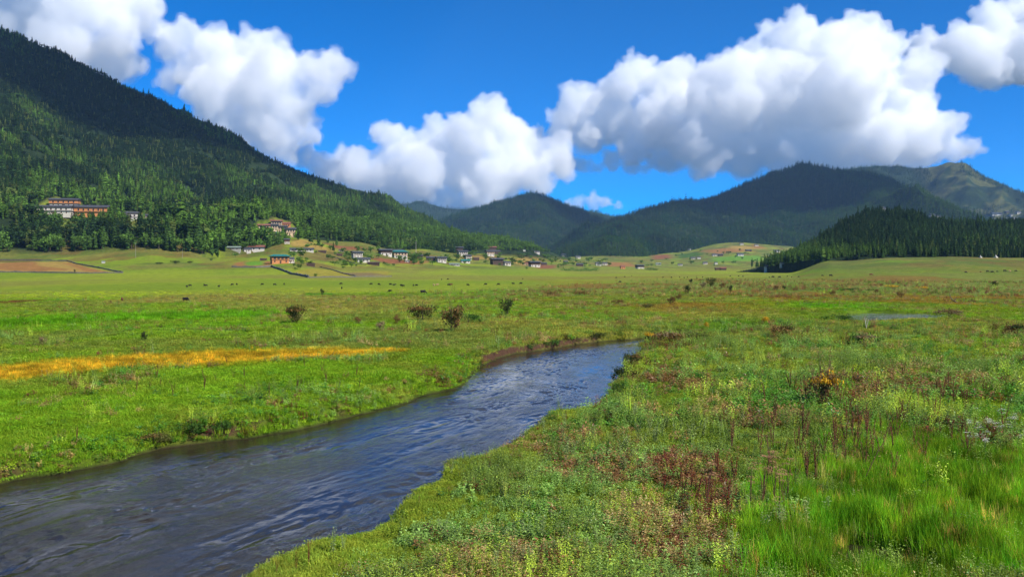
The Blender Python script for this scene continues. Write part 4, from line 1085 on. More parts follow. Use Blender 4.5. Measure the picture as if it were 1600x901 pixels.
def house(u, v, wpx, hpx, style, roof, wall, lab, yaw=18, name='farmhouse', deep=0.75, cat='house', group=None):
    """STYLE: farm (white below, timber storey above, open loft under the roof), low (one storey), hut, lodge (long two storeys with galleries)"""
    p = place(u, v)
    if p is None: return
    k = p.y / FPX
    yw = R(yaw); W = wpx * k / (abs(math.cos(yw)) + deep * abs(math.sin(yw)) * 0.9); d = W * deep; H = hpx * k
    if style == 'lodge': d = min(d, 14)
    root = link(name, None); root.location = p + Vector((0, d * .4, 0)); root.rotation_euler = (0, 0, yw); root.empty_display_size = 1
    root.location.z = ground_at(root.location.x, root.location.y) if p.y < 2300 else p.z
    root.location.z = min(root.location.z, p.z + 1.5)
    label(root, lab, cat, group)
    rm = ROOFS[roof]; wm = WALLS[wall]
    far = wpx < 7
    if style in ('farm', 'lodge'):
        h1 = H * .42; h2 = H * .74; top = H * .80; rh = H * .2
        link('wall', boxes('wall', [(-W / 2, W / 2, -d / 2, d / 2, -4, h1)], M_WHITE if style == 'lodge' and wall == 'cream' else wm), root)
        um = M_ORANGE if style == 'lodge' and wall == 'cream' else M_CREAM if (style == 'farm' and wall == 'white' and int(u) % 3 == 0) else M_TIMBER if (style == 'farm' and wall == 'white' and int(u) % 3 == 1) else M_WHITE if (style == 'farm' and wall == 'white') else (M_ORANGE if wall == 'orange' else wm)
        e = W * .02
        link('upper_storey', boxes('upper_storey', [(-W / 2 - e, W / 2 + e, -d / 2 - e, d / 2 + e, h1, h2)], um), root)
        link('cornice', boxes('cornice', [(-W / 2 - 2.2 * e, W / 2 + 2.2 * e, -d / 2 - 2.2 * e, d / 2 + 2.2 * e, h2, h2 + H * .035), (-W / 2 - 1.6 * e, W / 2 + 1.6 * e, -d / 2 - 1.6 * e, d / 2 + 1.6 * e, h1 - H * .02, h1 - .003)], M_TIMBER), root)
        if style == 'farm': link('loft', boxes('loft', [(-W * .42, W * .42, -d * .36, d * .36, h2 + H * .035, top + H * .06)], M_TIMBER), root)
        else: link('loft', boxes('loft', [(-W * .47, W * .47, -d * .44, d * .44, h2 + H * .035, top)], M_TIMBER), root)
        link('roof', gable('roof', W, d, top, rh, W * (.14 if style == 'farm' else .05), rm, hip=(W * .28 if style == 'farm' and roof == 'teal' else 0)), root)
        if not far:
            n = 4 if style == 'farm' else max(4, int(W / 6.5))
            ww = min(1.8, W / n * .55); hh = (h2 - h1) * .55
            for i in range(n):
                x = (i - (n - 1) / 2) * W / n * .92
                add_window(root, x, -d / 2 - e, h1 + (h2 - h1) * .2, 0, ww, hh)
                if style == 'lodge' or i in (0, n - 1): add_window(root, x, -d / 2, h1 * .38, 0, ww * .7, h1 * .36)
            for i in range(2):
                add_window(root, W / 2 + e, (i - .5) * d * .5, h1 + (h2 - h1) * .2, R(90), ww, hh); add_window(root, -W / 2 - e, (i - .5) * d * .5, h1 + (h2 - h1) * .2, R(-90), ww, hh)
            link('door', boxes('door', [(-W * .05, W * .05, -d / 2 - .12, -d / 2 + .05, 0, h1 * .75)], M_TIMBER), root)
    else:
        top = H * .62; rh = H * .33
        link('wall', boxes('wall', [(-W / 2, W / 2, -d / 2, d / 2, -4, top)], wm), root)
        V = [(-W / 2 + .02, -d / 2 + .02, top), (-W / 2 + .02, d / 2 - .02, top), (-W / 2 + .02, 0, top + rh * .9), (W / 2 - .02, -d / 2 + .02, top), (W / 2 - .02, d / 2 - .02, top), (W / 2 - .02, 0, top + rh * .9)]
        link('gable', np_mesh('gable', V, [(0, 2, 1), (3, 4, 5)], M_TIMBER, False), root)
        link('roof', gable('roof', W, d, top, rh, W * .07, rm), root)
        if not far:
            n = 3 if style == 'low' else 1
            for i in range(n): add_window(root, (i - (n - 1) / 2) * W / n * .9 + (W * .22 if n == 1 else 0), -d / 2, top * .4, 0, min(1.3, W * .14), top * .36)
            link('door', boxes('door', [(-W * .05 - W * .16, W * .05 - W * .16, -d / 2 - .1, -d / 2 + .05, 0, top * .7)], M_TIMBER), root)
    return root

HOUSES = [
 (84, 337, 50, 15, 'lodge', 'slate', 'white', 'long white walled lodge building lowest in the clearing, dark roof', 6, 'lodge', .28),
 (99, 325, 42, 14.5, 'lodge', 'slate', 'cream', 'upper cream and orange lodge building above the white one', 8, 'lodge', .3),
 (142, 340, 49, 18, 'lodge', 'slate', 'orange', 'bright orange timber lodge building with long dark roof', 8, 'lodge', .28),
 (200, 347, 28, 15, 'lodge', 'slate', 'white', 'grey white terraced building beside the orange lodge', 10, 'lodge', .4),
 (227, 347, 9, 12, 'farm', 'slate', 'white', 'small white tower house next to the terraced building', 10, 'house', .8),
 (209, 379, 13, 11, 'low', 'slate', 'timber', 'dark timber cabin among the pines below the terraced building', 15, 'cabin', .7),
 (161, 411, 5, 3.2, 'hut', 'green', 'white', 'tiny white hut alone on the meadow slope', 10, 'hut', .7),
 (364, 391, 21, 6, 'low', 'green', 'stone', 'long shed with grey green roof beside the spur of wood', 4, 'shed', .35),
 (396, 393, 30, 9.5, 'low', 'rust', 'white', 'white house with rust red roof below the wood', 8, 'house', .5),
 (386, 394, 11, 6, 'hut', 'slate', 'white', 'small white outbuilding in front of the rust roofed house', 12, 'outbuilding', .7),
 (411, 363, 18, 12, 'farm', 'rust', 'cream', 'outermost monastery house with rust red roof', 20, 'monastery_house', .7),
 (424, 363, 18, 12, 'farm', 'slate', 'cream', 'cream monastery house with row of dark windows', 20, 'monastery_house', .7),
 (431, 356, 18, 11, 'farm', 'rust', 'cream', 'topmost monastery hall above the cream houses', 15, 'monastery_hall', .8),
 (440, 364, 16, 11, 'farm', 'slate', 'cream', 'middle monastery house under the topmost hall', 18, 'monastery_house', .7),
 (451, 369, 19, 13, 'farm', 'slate', 'cream', 'cream monastery house lowest on the slope beside tall trees', 20, 'monastery_house', .7),
 (447, 356, 13, 9, 'low', 'rust', 'orange', 'orange walled monastery annex behind the cream houses', 12, 'annex', .7),
 (435, 369, 12, 6, 'hut', 'teal', 'white', 'small teal roofed pavilion below the monastery', 12, 'pavilion', .7),
 (448, 381, 9, 8, 'farm', 'slate', 'white', 'small white house against the wood below the monastery', 14, 'house', .8),
 (476, 370, 8, 7, 'hut', 'rust', 'orange', 'orange hut between the tall pines by the monastery', 10, 'hut', .7),
 (462, 393, 18, 6, 'low', 'slate', 'white', 'low white longhouse under dark roof, end by the wood', 5, 'longhouse', .4),
 (480, 393, 18, 6, 'low', 'slate', 'white', 'low white longhouse under dark roof, end by the brown field', 5, 'longhouse', .4),
 (435, 412, 30, 14, 'farm', 'teal', 'orange', 'large orange farmhouse with teal hipped roof', 24, 'farmhouse', .7),
 (454, 411, 11, 9.5, 'low', 'slate', 'white', 'white annex joined to the teal roofed orange farmhouse', 24, 'annex', .8),
 (411, 407, 10, 3.6, 'hut', 'timber', 'timber', 'dark low shed before the teal roofed farmhouse', 8, 'shed', .6),
 (485, 416, 13, 5.5, 'low', 'timber', 'timber', 'brown timber shed on the green below the longhouses', 10, 'shed', .6),
 (503, 394.5, 12, 3.6, 'low', 'timber', 'timber', 'low dark shed past the end of the longhouses', 8, 'shed', .6),
 (530, 400, 9, 4, 'hut', 'timber', 'timber', 'dark shed on the green uphill of the twin white houses', 8, 'shed', .6),
 (533, 393, 8, 3.4, 'hut', 'timber', 'stone', 'grey stone shed under the solitary pines', 8, 'shed', .6),
 (557, 403, 17, 10.5, 'farm', 'slate', 'white', 'white farmhouse with dark end wall, upper of a pair', 30, 'farmhouse', .7),
 (567, 410, 21, 8, 'low', 'slate', 'white', 'white low farmhouse, lower of a pair', 16, 'farmhouse', .6),
 (583, 414, 19, 5, 'low', 'timber', 'timber', 'dark long barn beside the lower white farmhouse', 6, 'barn', .5),
 (601, 399, 21, 10, 'farm', 'slate', 'white', 'white farmhouse with black gable next to the teal roofed one', 28, 'farmhouse', .7),
 (624, 404, 24, 13, 'farm', 'teal', 'white', 'white farmhouse with teal roof in the middle of the village', 20, 'farmhouse', .7),
 (622, 396, 16, 7, 'low', 'slate', 'timber', 'dark roofed barn behind the white teal roofed farmhouse', 14, 'barn', .6),
 (636, 409.5, 8, 3.2, 'hut', 'green', 'white', 'pale low hut by the brown plot beneath the teal roof', 6, 'hut', .6),
 (655, 404, 11, 7, 'low', 'slate', 'timber', 'dark barn half hidden among the village trees', 12, 'barn', .6),
 (673, 407, 15, 6.5, 'low', 'slate', 'timber', 'dark timber house by the edge of the village wood', 12, 'house', .6),
 (689, 410, 16, 9, 'farm', 'slate', 'white', 'white house under dark roof before the village wood', 22, 'farmhouse', .7),
 (716, 394, 14, 8, 'farm', 'slate', 'timber', 'dark timber house highest in the cluster by the wood', 18, 'farmhouse', .7),
 (722, 400, 16, 9, 'farm', 'slate', 'white', 'white house in the cluster by the wood', 24, 'farmhouse', .7),
 (731, 406, 11, 8, 'farm', 'slate', 'white', 'square white house above the small teal roof', 26, 'farmhouse', .8),
 (727, 411, 15, 6, 'low', 'teal', 'white', 'small white shed with teal roof at the lawn edge', 14, 'shed', .6),
 (710, 415, 16, 4, 'low', 'green', 'white', 'low white sheds at the lawn edge by the wood', 6, 'shed', .4),
 (744, 407, 9, 5.5, 'low', 'timber', 'timber', 'dark shed between the teal shed and the brown fields', 14, 'shed', .6),
 (765, 400, 14, 9, 'farm', 'slate', 'white', 'white farmhouse with dark loft above the brown field', 28, 'farmhouse', .7),
 (776, 397, 11, 6, 'low', 'slate', 'timber', 'dark barn beside the white farmhouse above the brown field', 14, 'barn', .6),
 (768, 391, 15, 5.5, 'low', 'rust', 'timber', 'brown roofed house highest above the fields', 10, 'house', .6),
 (776, 414, 20, 11, 'farm', 'slate', 'timber', 'large dark farmhouse at the lawn edge', 22, 'farmhouse', .7),
 (792, 415, 12, 7.5, 'low', 'slate', 'white', 'white house next to the large dark farmhouse', 26, 'house', .7),
 (821, 414, 9, 4.5, 'hut', 'rust', 'cream', 'small reddish hut near the round village trees', 10, 'hut', .7),
 (835, 417, 18, 9, 'farm', 'slate', 'white', 'dark roofed white farmhouse past the round village trees', 22, 'farmhouse', .7),
 (850, 414, 9, 4.5, 'low', 'slate', 'timber', 'dark shed beside the farmhouse past the round trees', 12, 'shed', .6),
 (819, 392.5, 4, 2.2, 'hut', 'green', 'white', 'tiny white hut up on the wooded slope', 8, 'hut', .7),
 (839, 396, 9, 3.6, 'low', 'slate', 'white', 'low white house at the foot of the forest', 8, 'house', .6),
 (885, 401, 15, 5, 'low', 'slate', 'white', 'long dark roofed house at the valley mouth', 10, 'house', .5),
 (903, 404, 8, 5, 'low', 'slate', 'white', 'white house at the valley mouth with trees behind', 14, 'house', .7),
 (884, 412, 7, 5, 'low', 'slate', 'timber', 'dark cabin above the long hedge', 14, 'cabin', .7),
 (906, 416, 11, 5, 'low', 'slate', 'timber', 'dark low house just behind the long hedge', 10, 'house', .6),
 (935, 415, 9, 6, 'low', 'slate', 'white', 'white house by the end of the long hedge', 10, 'house', .6),
 (945, 414, 8, 5, 'low', 'slate', 'white', 'white house second from the end of the long hedge', 8, 'house', .6),
 (973, 420, 8, 5.5, 'hut', 'rust', 'orange', 'orange hut alone at the lawn edge', 14, 'hut', .7),
 (1000, 419.5, 13, 6, 'farm', 'slate', 'white', 'white house with dark roof beside the orange hut', 22, 'farmhouse', .7),
 (1029, 414, 8, 3.6, 'low', 'green', 'white', 'bright white house below the forest spur', 8, 'house', .6),
 (1063, 415, 7, 3.6, 'low', 'slate', 'white', 'white house among bushes on the far lawn', 8, 'house', .6),
 (1102, 413, 7, 4.5, 'low', 'slate', 'white', 'white house below the striped fields', 10, 'house', .7),
 (1119, 413, 5, 4, 'low', 'slate', 'white', 'small white house below the striped fields', 10, 'house', .7),
 (1077, 391, 5, 3.4, 'low', 'slate', 'white', 'lone white house at the forest edge high over the lawn', 8, 'house', .7),
 (1083, 405, 8, 4, 'low', 'slate', 'white', 'white house lower on the terraces, outer one', 8, 'house', .6),
 (1092, 404.5, 6, 3.6, 'low', 'slate', 'white', 'white house lower on the terraces, inner one', 8, 'house', .6),
 (1117, 400, 8, 4, 'low', 'slate', 'white', 'dark roofed house halfway up the terraces', 8, 'house', .6),
 (1126, 400, 8, 3.6, 'low', 'slate', 'timber', 'dark house halfway up the terraces', 8, 'house', .6),
 (1157, 400, 10, 5, 'low', 'slate', 'white', 'largest white house on the terraces', 10, 'house', .6),
 (1159, 382.5, 6, 3, 'low', 'slate', 'white', 'white house at the top of the terraced fields', 8, 'house', .6),
 (1182, 384.5, 6, 3, 'low', 'slate', 'white', 'white house at the top corner of the terraced fields', 8, 'house', .6),
 (1170, 392.5, 9, 3, 'low', 'slate', 'timber', 'dark house in the upper terraced fields', 8, 'house', .6),
 (1214, 394, 9, 4, 'low', 'slate', 'white', 'white house by the trees beside the terraces', 8, 'house', .6),
 (1121, 422, 7, 4.5, 'low', 'timber', 'timber', 'dark shed out on the far lawn', 8, 'shed', .7),
 (1130, 422, 10, 5, 'low', 'rust', 'timber', 'brown shed out on the far lawn', 8, 'shed', .6),
 (1199, 418.5, 8, 6, 'farm', 'slate', 'white', 'bright white house beneath the clump of trees by the knoll', 24, 'house', .8),
 (1222, 415, 6, 3.4, 'low', 'slate', 'white', 'low white house at the foot of the knoll', 8, 'house', .6),
 (1382, 332, 10, 9, 'farm', 'slate', 'white', 'white temple peeping out of the trees on top of the knoll', 14, 'temple', .8),
 (1457, 342, 8, 8, 'farm', 'slate', 'white', 'white house on the knoll shoulder, outer of two', 14, 'house', .8),
 (1467, 342, 8, 6.5, 'low', 'slate', 'white', 'white house on the knoll shoulder, inner of two', 10, 'house', .8),
 (1558, 336.5, 16, 5, 'low', 'slate', 'white', 'long grey roofed hillside house above the fir trees', 4, 'house', .4),
 (1580, 338, 6, 4, 'low', 'slate', 'white', 'small white hillside house above the fir trees', 8, 'house', .7),
 (1592, 334, 7, 4.5, 'low', 'slate', 'white', 'uppermost white hillside house above the fir trees', 8, 'house', .7),
 (1586, 343, 6, 4, 'low', 'slate', 'white', 'lowest white hillside house above the fir trees', 8, 'house', .7),
 (1574, 333, 6, 4, 'low', 'slate', 'timber', 'dark hillside house above the fir trees', 8, 'house', .7),
]
for h_ in HOUSES:
    u, v, wp, hp, st, ro, wa, lab, yaw, nm, dp = h_
    house(u, v, wp, hp, st, ro, wa, lab, yaw, nm, dp, 'house' if nm.endswith('house') or nm in ('lodge', 'cabin', 'annex') else nm.split('_')[-1])

# white chortens on the mound
def chorten(u, v, hpx, lab):
    p = place(u, v); k = p.y / FPX; H = hpx * k
    root = link('chorten', None); root.location = p; root.rotation_euler = (0, 0, R(20)); label(root, lab, 'shrine')
    link('base', boxes('base', [(-.42 * H, .42 * H, -.42 * H, .42 * H, -1, .14 * H), (-.33 * H, .33 * H, -.33 * H, .33 * H, .143 * H, .30 * H)], M_WHITE), root)
    V, F, n = [], [], 12
    prof = [(.24, .303), (.27, .40), (.25, .50), (.13, .58), (.10, .62), (.07, .80), (.02, 1.0)]
    for r0, z0 in prof:
        for q in range(n): V.append((r0 * H * math.cos(6.2832 * q / n), r0 * H * math.sin(6.2832 * q / n), z0 * H))
    for i in range(len(prof) - 1):
        for q in range(n): F.append((i * n + q, i * n + (q + 1) % n, (i + 1) * n + (q + 1) % n, (i + 1) * n + q))
    link('dome', np_mesh('dome', V, F, M_WHITE), root)
chorten(1532, 402.5, 4.5, 'smaller white chorten on the grassy mound before the firs')
chorten(1556, 402.5, 5.5, 'larger white chorten on the grassy mound before the firs')

# mast and poles
def pole(u, v, hpx, lab, name='mast', r0=.16, mat=None):
    p = place(u, v); k = p.y / FPX
    o = link(name, np_mesh(name, *stem_mesh(hpx * k, r0, r0 * .5), mat or M_WHITE)); o.location = p
    label(o, lab, 'pole')
pole(650, 395, 19, 'tall pale mast rising over the village trees', r0=.28)
pole(212, 403, 24, 'thin grey pole on the slope below the terraced building', 'utility_pole', .13, M_STONE)
pole(285, 404, 15, 'thin grey pole at the foot of the wood spur', 'utility_pole', .13, M_STONE)
pole(360, 378, 18, 'thin pale pole beside the long grey green shed', 'utility_pole', .16, M_STONE)

# dry stone walls round the plots
M_DRY = plain_mat('dry_stone', (0.13, 0.12, 0.095), 0.95, 0.5, 1.3)
def stone_wall(pts, h, lab, name='stone_wall', mat=None, thick=.7, step=3.0):
    W = []
    P = [place(u, v) for u, v in pts]
    for a, b in zip(P[:-1], P[1:]):
        n = max(1, int((b - a).xy.length / step))
        for i in range(n): W.append(a.lerp(b, i / n))
    W.append(P[-1]); r_ = random.Random(3)
    V, F = [], []
    for i, p in enumerate(W):
        q = W[min(i + 1, len(W) - 1)] - W[max(i - 1, 0)]; s = Vector((-q.y, q.x, 0)).normalized() * thick / 2
        z = ground_at(p.x, p.y); hh = h * r_.uniform(.7, 1.2)
        for sg, zz in ((-1.3, -.6), (-.8 + r_.uniform(-.2, .2), hh), (.8 + r_.uniform(-.2, .2), hh), (1.3, -.6)): V.append((p.x + s.x * sg, p.y + s.y * sg, z + zz))
    for i in range(len(W) - 1):
        for k in range(3): F.append((i * 4 + k, i * 4 + k + 1, i * 4 + 5 + k, i * 4 + 4 + k))
    F += [(3, 2, 1, 0), (len(V) - 4, len(V) - 3, len(V) - 2, len(V) - 1)]
    o = link(name, np_mesh(name, V, F, mat or M_DRY, False)); label(o, lab, 'wall')
stone_wall([(-40, 406), (40, 407), (105, 408), (118, 412), (150, 418), (175, 423), (192, 426)], 1.0, 'dark stone wall along the upper side of the tan ploughed field')
stone_wall([(192, 426.5), (120, 427), (50, 426), (-40, 425)], 1.0, 'dark stone wall along the lower side of the tan ploughed field')
stone_wall([(362, 417.5), (400, 418), (424, 417), (436, 421), (450, 426), (465, 430), (482, 433.5)], 1.5, 'thick dark wall running down to the lawn below the teal roofed farmhouse', thick=1.0)
stone_wall([(483, 434), (520, 433), (560, 432.5), (612, 432)], .7, 'low grey wall at the lawn edge of the hay plots')
stone_wall([(500, 417), (520, 422), (535, 427), (556, 431.5)], .8, 'dark wall between the hay plots')
stone_wall([(510, 398), (530, 404), (556, 412), (572, 414)], .8, 'dark wall on the green beside the lower white farmhouse')
# ------------------------------------------------------------------ single trees and hedges of the village
VTREES = [(466, 375, 23, 0), (486, 381, 25, 1), (498, 384, 26, 2), (512, 380, 20, 0), (526, 384, 19, 2), (521, 393, 15, 1), (558, 394, 11, 4), (569, 395, 10, 5), (579, 395, 11, 6),
          (472, 412, 8, 5), (492, 433, 7, 4), (805, 413, 10, 5), (813, 414, 9, 6), (1175, 417, 15, 0), (1183, 418, 15, 1), (1189, 417, 14, 3), (1196, 414, 11, 5), (1138, 398, 7, 5),
          (1205, 414, 9, 4), (732, 409, 6, 6), (758, 412, 7, 5), (780, 416, 6, 4), (800, 415, 5, 5), (823, 421, 5, 6), (862, 412, 8, 4), (872, 420, 6, 5), (890, 409, 8, 6), (920, 410, 9, 4), (1011, 417, 5, 5),
          (1050, 414, 6, 4), (1080, 413, 7, 6), (1145, 412, 6, 5), (652, 404, 12, 5), (643, 410, 8, 4), (612, 391, 10, 5), (590, 392, 9, 6), (368, 402, 8, 5), (330, 408, 6, 4)]
_near = [(h_[0], h_[1], h_[7]) for h_ in HOUSES]
_ORD = ['nearest', 'second nearest', 'third nearest', 'fourth nearest', 'fifth nearest', 'sixth nearest', 'seventh nearest']
_used = {}
def by_house(u, v, what):
    n = min(_near, key=lambda q: (q[0] - u) ** 2 + 4 * (q[1] - v) ** 2)
    w_ = n[2].replace(',', '').split()[:8]
    while w_[-1] in ('the', 'to', 'of', 'in', 'by', 'with', 'beside', 'next', 'a', 'an', 'and', 'under', 'below', 'above', 'before', 'behind', 'between', 'at', 'on', 'from', 'joined', 'past', 'past', 'row', 'half', 'against', 'high', 'out', 'up', 'just', 'alone', 'upper', 'lower', 'long', 'dark', 'brown', 'big', 'large', 'small', 'white', 'village', 'teal', 'orange', 'black', 'rust', 'end', 'highest', 'low', 'middle', 'round', 'striped', 'edge', 'lone', 'grey', 'hidden'): w_.pop()
    short = ' '.join(w_)
    k = _used.get((what, short), 0); _used[(what, short)] = k + 1
    return '%s %s the %s' % (what, ('next to', 'second along from', 'third along from', 'fourth along from', 'fifth along from')[min(k, 4)], short)
for i, (u, v, hp, kd) in enumerate(VTREES):
    p = place(u, v)
    if p is None: continue
    add_tree(kd, p - Vector((0, 0, .3)), hp * p.y / FPX, i * 1.7, by_house(u, v, 'tall pine' if kd < 4 else 'round leafy tree'), None, 1.0 if kd < 4 else 1.35)
_rv = random.Random(21)
for i in range(190):
    u = _rv.uniform(455, 960); lo = np.interp(u, [455, 560, 650, 750, 850, 960], [378, 392, 402, 396, 402, 406]); hi = np.interp(u, [455, 560, 650, 750, 850, 960], [425, 420, 414, 414, 416, 419])
    p = place(u, _rv.uniform(lo, hi))
    add_tree(_rv.choice((4, 5, 6)), p - Vector((0, 0, .2)), _rv.uniform(2.6, 8.5) * (p.y / 1000) ** .4, i * 2.1, 'small round bush among the plots and houses of the village', 'bushes of the village', 1.5)
for i in range(34):
    p = place(_rv.uniform(1000, 1215), _rv.uniform(392, 417))
    add_tree(_rv.choice((4, 5, 6)), p - Vector((0, 0, .2)), _rv.uniform(5, 10), i * 2.1, 'small dark tree among the terraced fields below the big mountain', 'trees of the terraces', 1.4)
def bush_mesh(seed, n=260, h=1.0, rx=.6, leaf_=.055, lobes=7, bare=.05):
    r_ = random.Random(seed); V, F = [], []
    lob = [(r_.uniform(-rx, rx) * .62, r_.uniform(-rx, rx) * .62, r_.uniform(.28, .72) * h, r_.uniform(.18, .34)) for _ in range(lobes)]
    for k in range(n):
        lx, ly, lz, lr = r_.choice(lob)
        d = Vector((r_.gauss(0, 1), r_.gauss(0, 1), r_.gauss(.1, 1))).normalized(); c = Vector((lx, ly, lz)) + d * lr * r_.uniform(.3, 1.1)
        if c.z < bare: c.z = bare + r_.random() * .1
        nn = (d + Vector((r_.gauss(0, .6), r_.gauss(0, .6), r_.gauss(0, .6)))).normalized(); t1 = nn.orthogonal().normalized(); t1.rotate(Matrix.Rotation(r_.uniform(0, 6.3), 3, nn)); t2 = nn.cross(t1)
        s = leaf_ * r_.uniform(.5, 1.3); b = len(V)
        V += [tuple(c + t1 * s), tuple(c + t2 * s * .55), tuple(c - t1 * s), tuple(c - t2 * s * .55)]; F += [(b, b + 1, b + 2), (b, b + 2, b + 3)]
    return V, F
def hedge(pts, h, lab):
    P = [place(u, v) for u, v in pts]; V, F = [], []; r_ = random.Random(4)
    for a, b in zip(P[:-1], P[1:]):
        n = int((b - a).length * 9)
        for k in range(n):
            c = a.lerp(b, r_.random()); c.z = ground_at(c.x, c.y); c += Vector((r_.gauss(0, h * .35), r_.gauss(0, h * .35), h * r_.random() * (0.7 + .3 * math.sin(c.x * .3))))
            s = r_.uniform(.35, .8); q = len(V); d1 = Vector((r_.gauss(0, 1), r_.gauss(0, 1), r_.gauss(0, 1))).normalized() * s; d2 = d1.orthogonal().normalized() * s * .7
            V += [tuple(c + d1), tuple(c + d2), tuple(c - d1), tuple(c - d2)]; F += [(q, q + 1, q + 2), (q, q + 2, q + 3)]
    o = link('hedge', np_mesh('hedge', V, F, M_BROAD, False)); label(o, lab, 'hedge')
hedge([(878, 423), (905, 423.5), (934, 423)], 6.0, 'long dark green hedge at the far edge of the lawn')
hedge([(1010, 421.5), (1027, 422)], 4.0, 'short dark green hedge beside the white house and orange hut')

# ------------------------------------------------------------------ shrubs on the plain
M_SH = [leaf_mat('olive_shrub_leaves', (.10, .105, .03), var=.4), leaf_mat('rusty_shrub_leaves', (.21, .125, .045), var=.4), leaf_mat('green_shrub_leaves', (.06, .125, .025), var=.4), leaf_mat('dark_shrub_leaves', (.045, .06, .022), var=.4), leaf_mat('tan_shrub_leaves', (.26, .19, .10), var=.4),
        leaf_mat('golden_flowers', (.62, .36, .03), var=.3)]
BUSH = [bush_mesh(s, n=n, rx=rx, leaf_=lf, lobes=lb) for s, n, rx, lf, lb in ((1, 800, .62, .05, 10), (2, 760, .8, .05, 12), (3, 480, .5, .06, 7), (4, 900, .7, .042, 12))]
TWIGS = stem_mesh(1.04, .022, .006, bend=.08, branches=[(.08, .3, .62, .7, .012), (.1, 1.6, .5, .85, .012), (.06, 2.7, .68, .6, .012), (.12, 3.9, .5, .9, .011), (.1, 5.2, .6, .7, .012), (.3, .9, .2, .4, .008), (.32, 3.2, .22, .42, .008)])
BUSH_ME = {}
def shrub(u, v, wpx, hpx, col, lab, shape=0, top=None):
    p = on_ground(u, v)
    if p is None: return
    k = p.y / FPX; H = hpx * k; W = wpx * k
    if (shape, col) not in BUSH_ME: BUSH_ME[(shape, col)] = mesh_of('bush_foliage', BUSH[shape], M_SH[col])
    if 'tw' not in BUSH_ME: BUSH_ME['tw'] = mesh_of('bush_stems', TWIGS, M_BARK)
    e = link('shrub', None); e.location = p - Vector((0, 0, .03)); e.rotation_euler = (0, 0, (u * 7.3) % 6.28); e.scale = (W / 1.3, W / 1.3, H / .95)
    label(e, lab, 'shrub'); link('foliage', BUSH_ME[(shape, col)], e); link('stems', BUSH_ME['tw'], e)
    if top is not None:
        if ('top', top) not in BUSH_ME: BUSH_ME[('top', top)] = mesh_of('bush_tips', bush_mesh(77, n=420, rx=.6, leaf_=.05, lobes=8, bare=.5), M_SH[top])
        t = link('tips', BUSH_ME[('top', top)], e); t.location = (0, 0, .1)
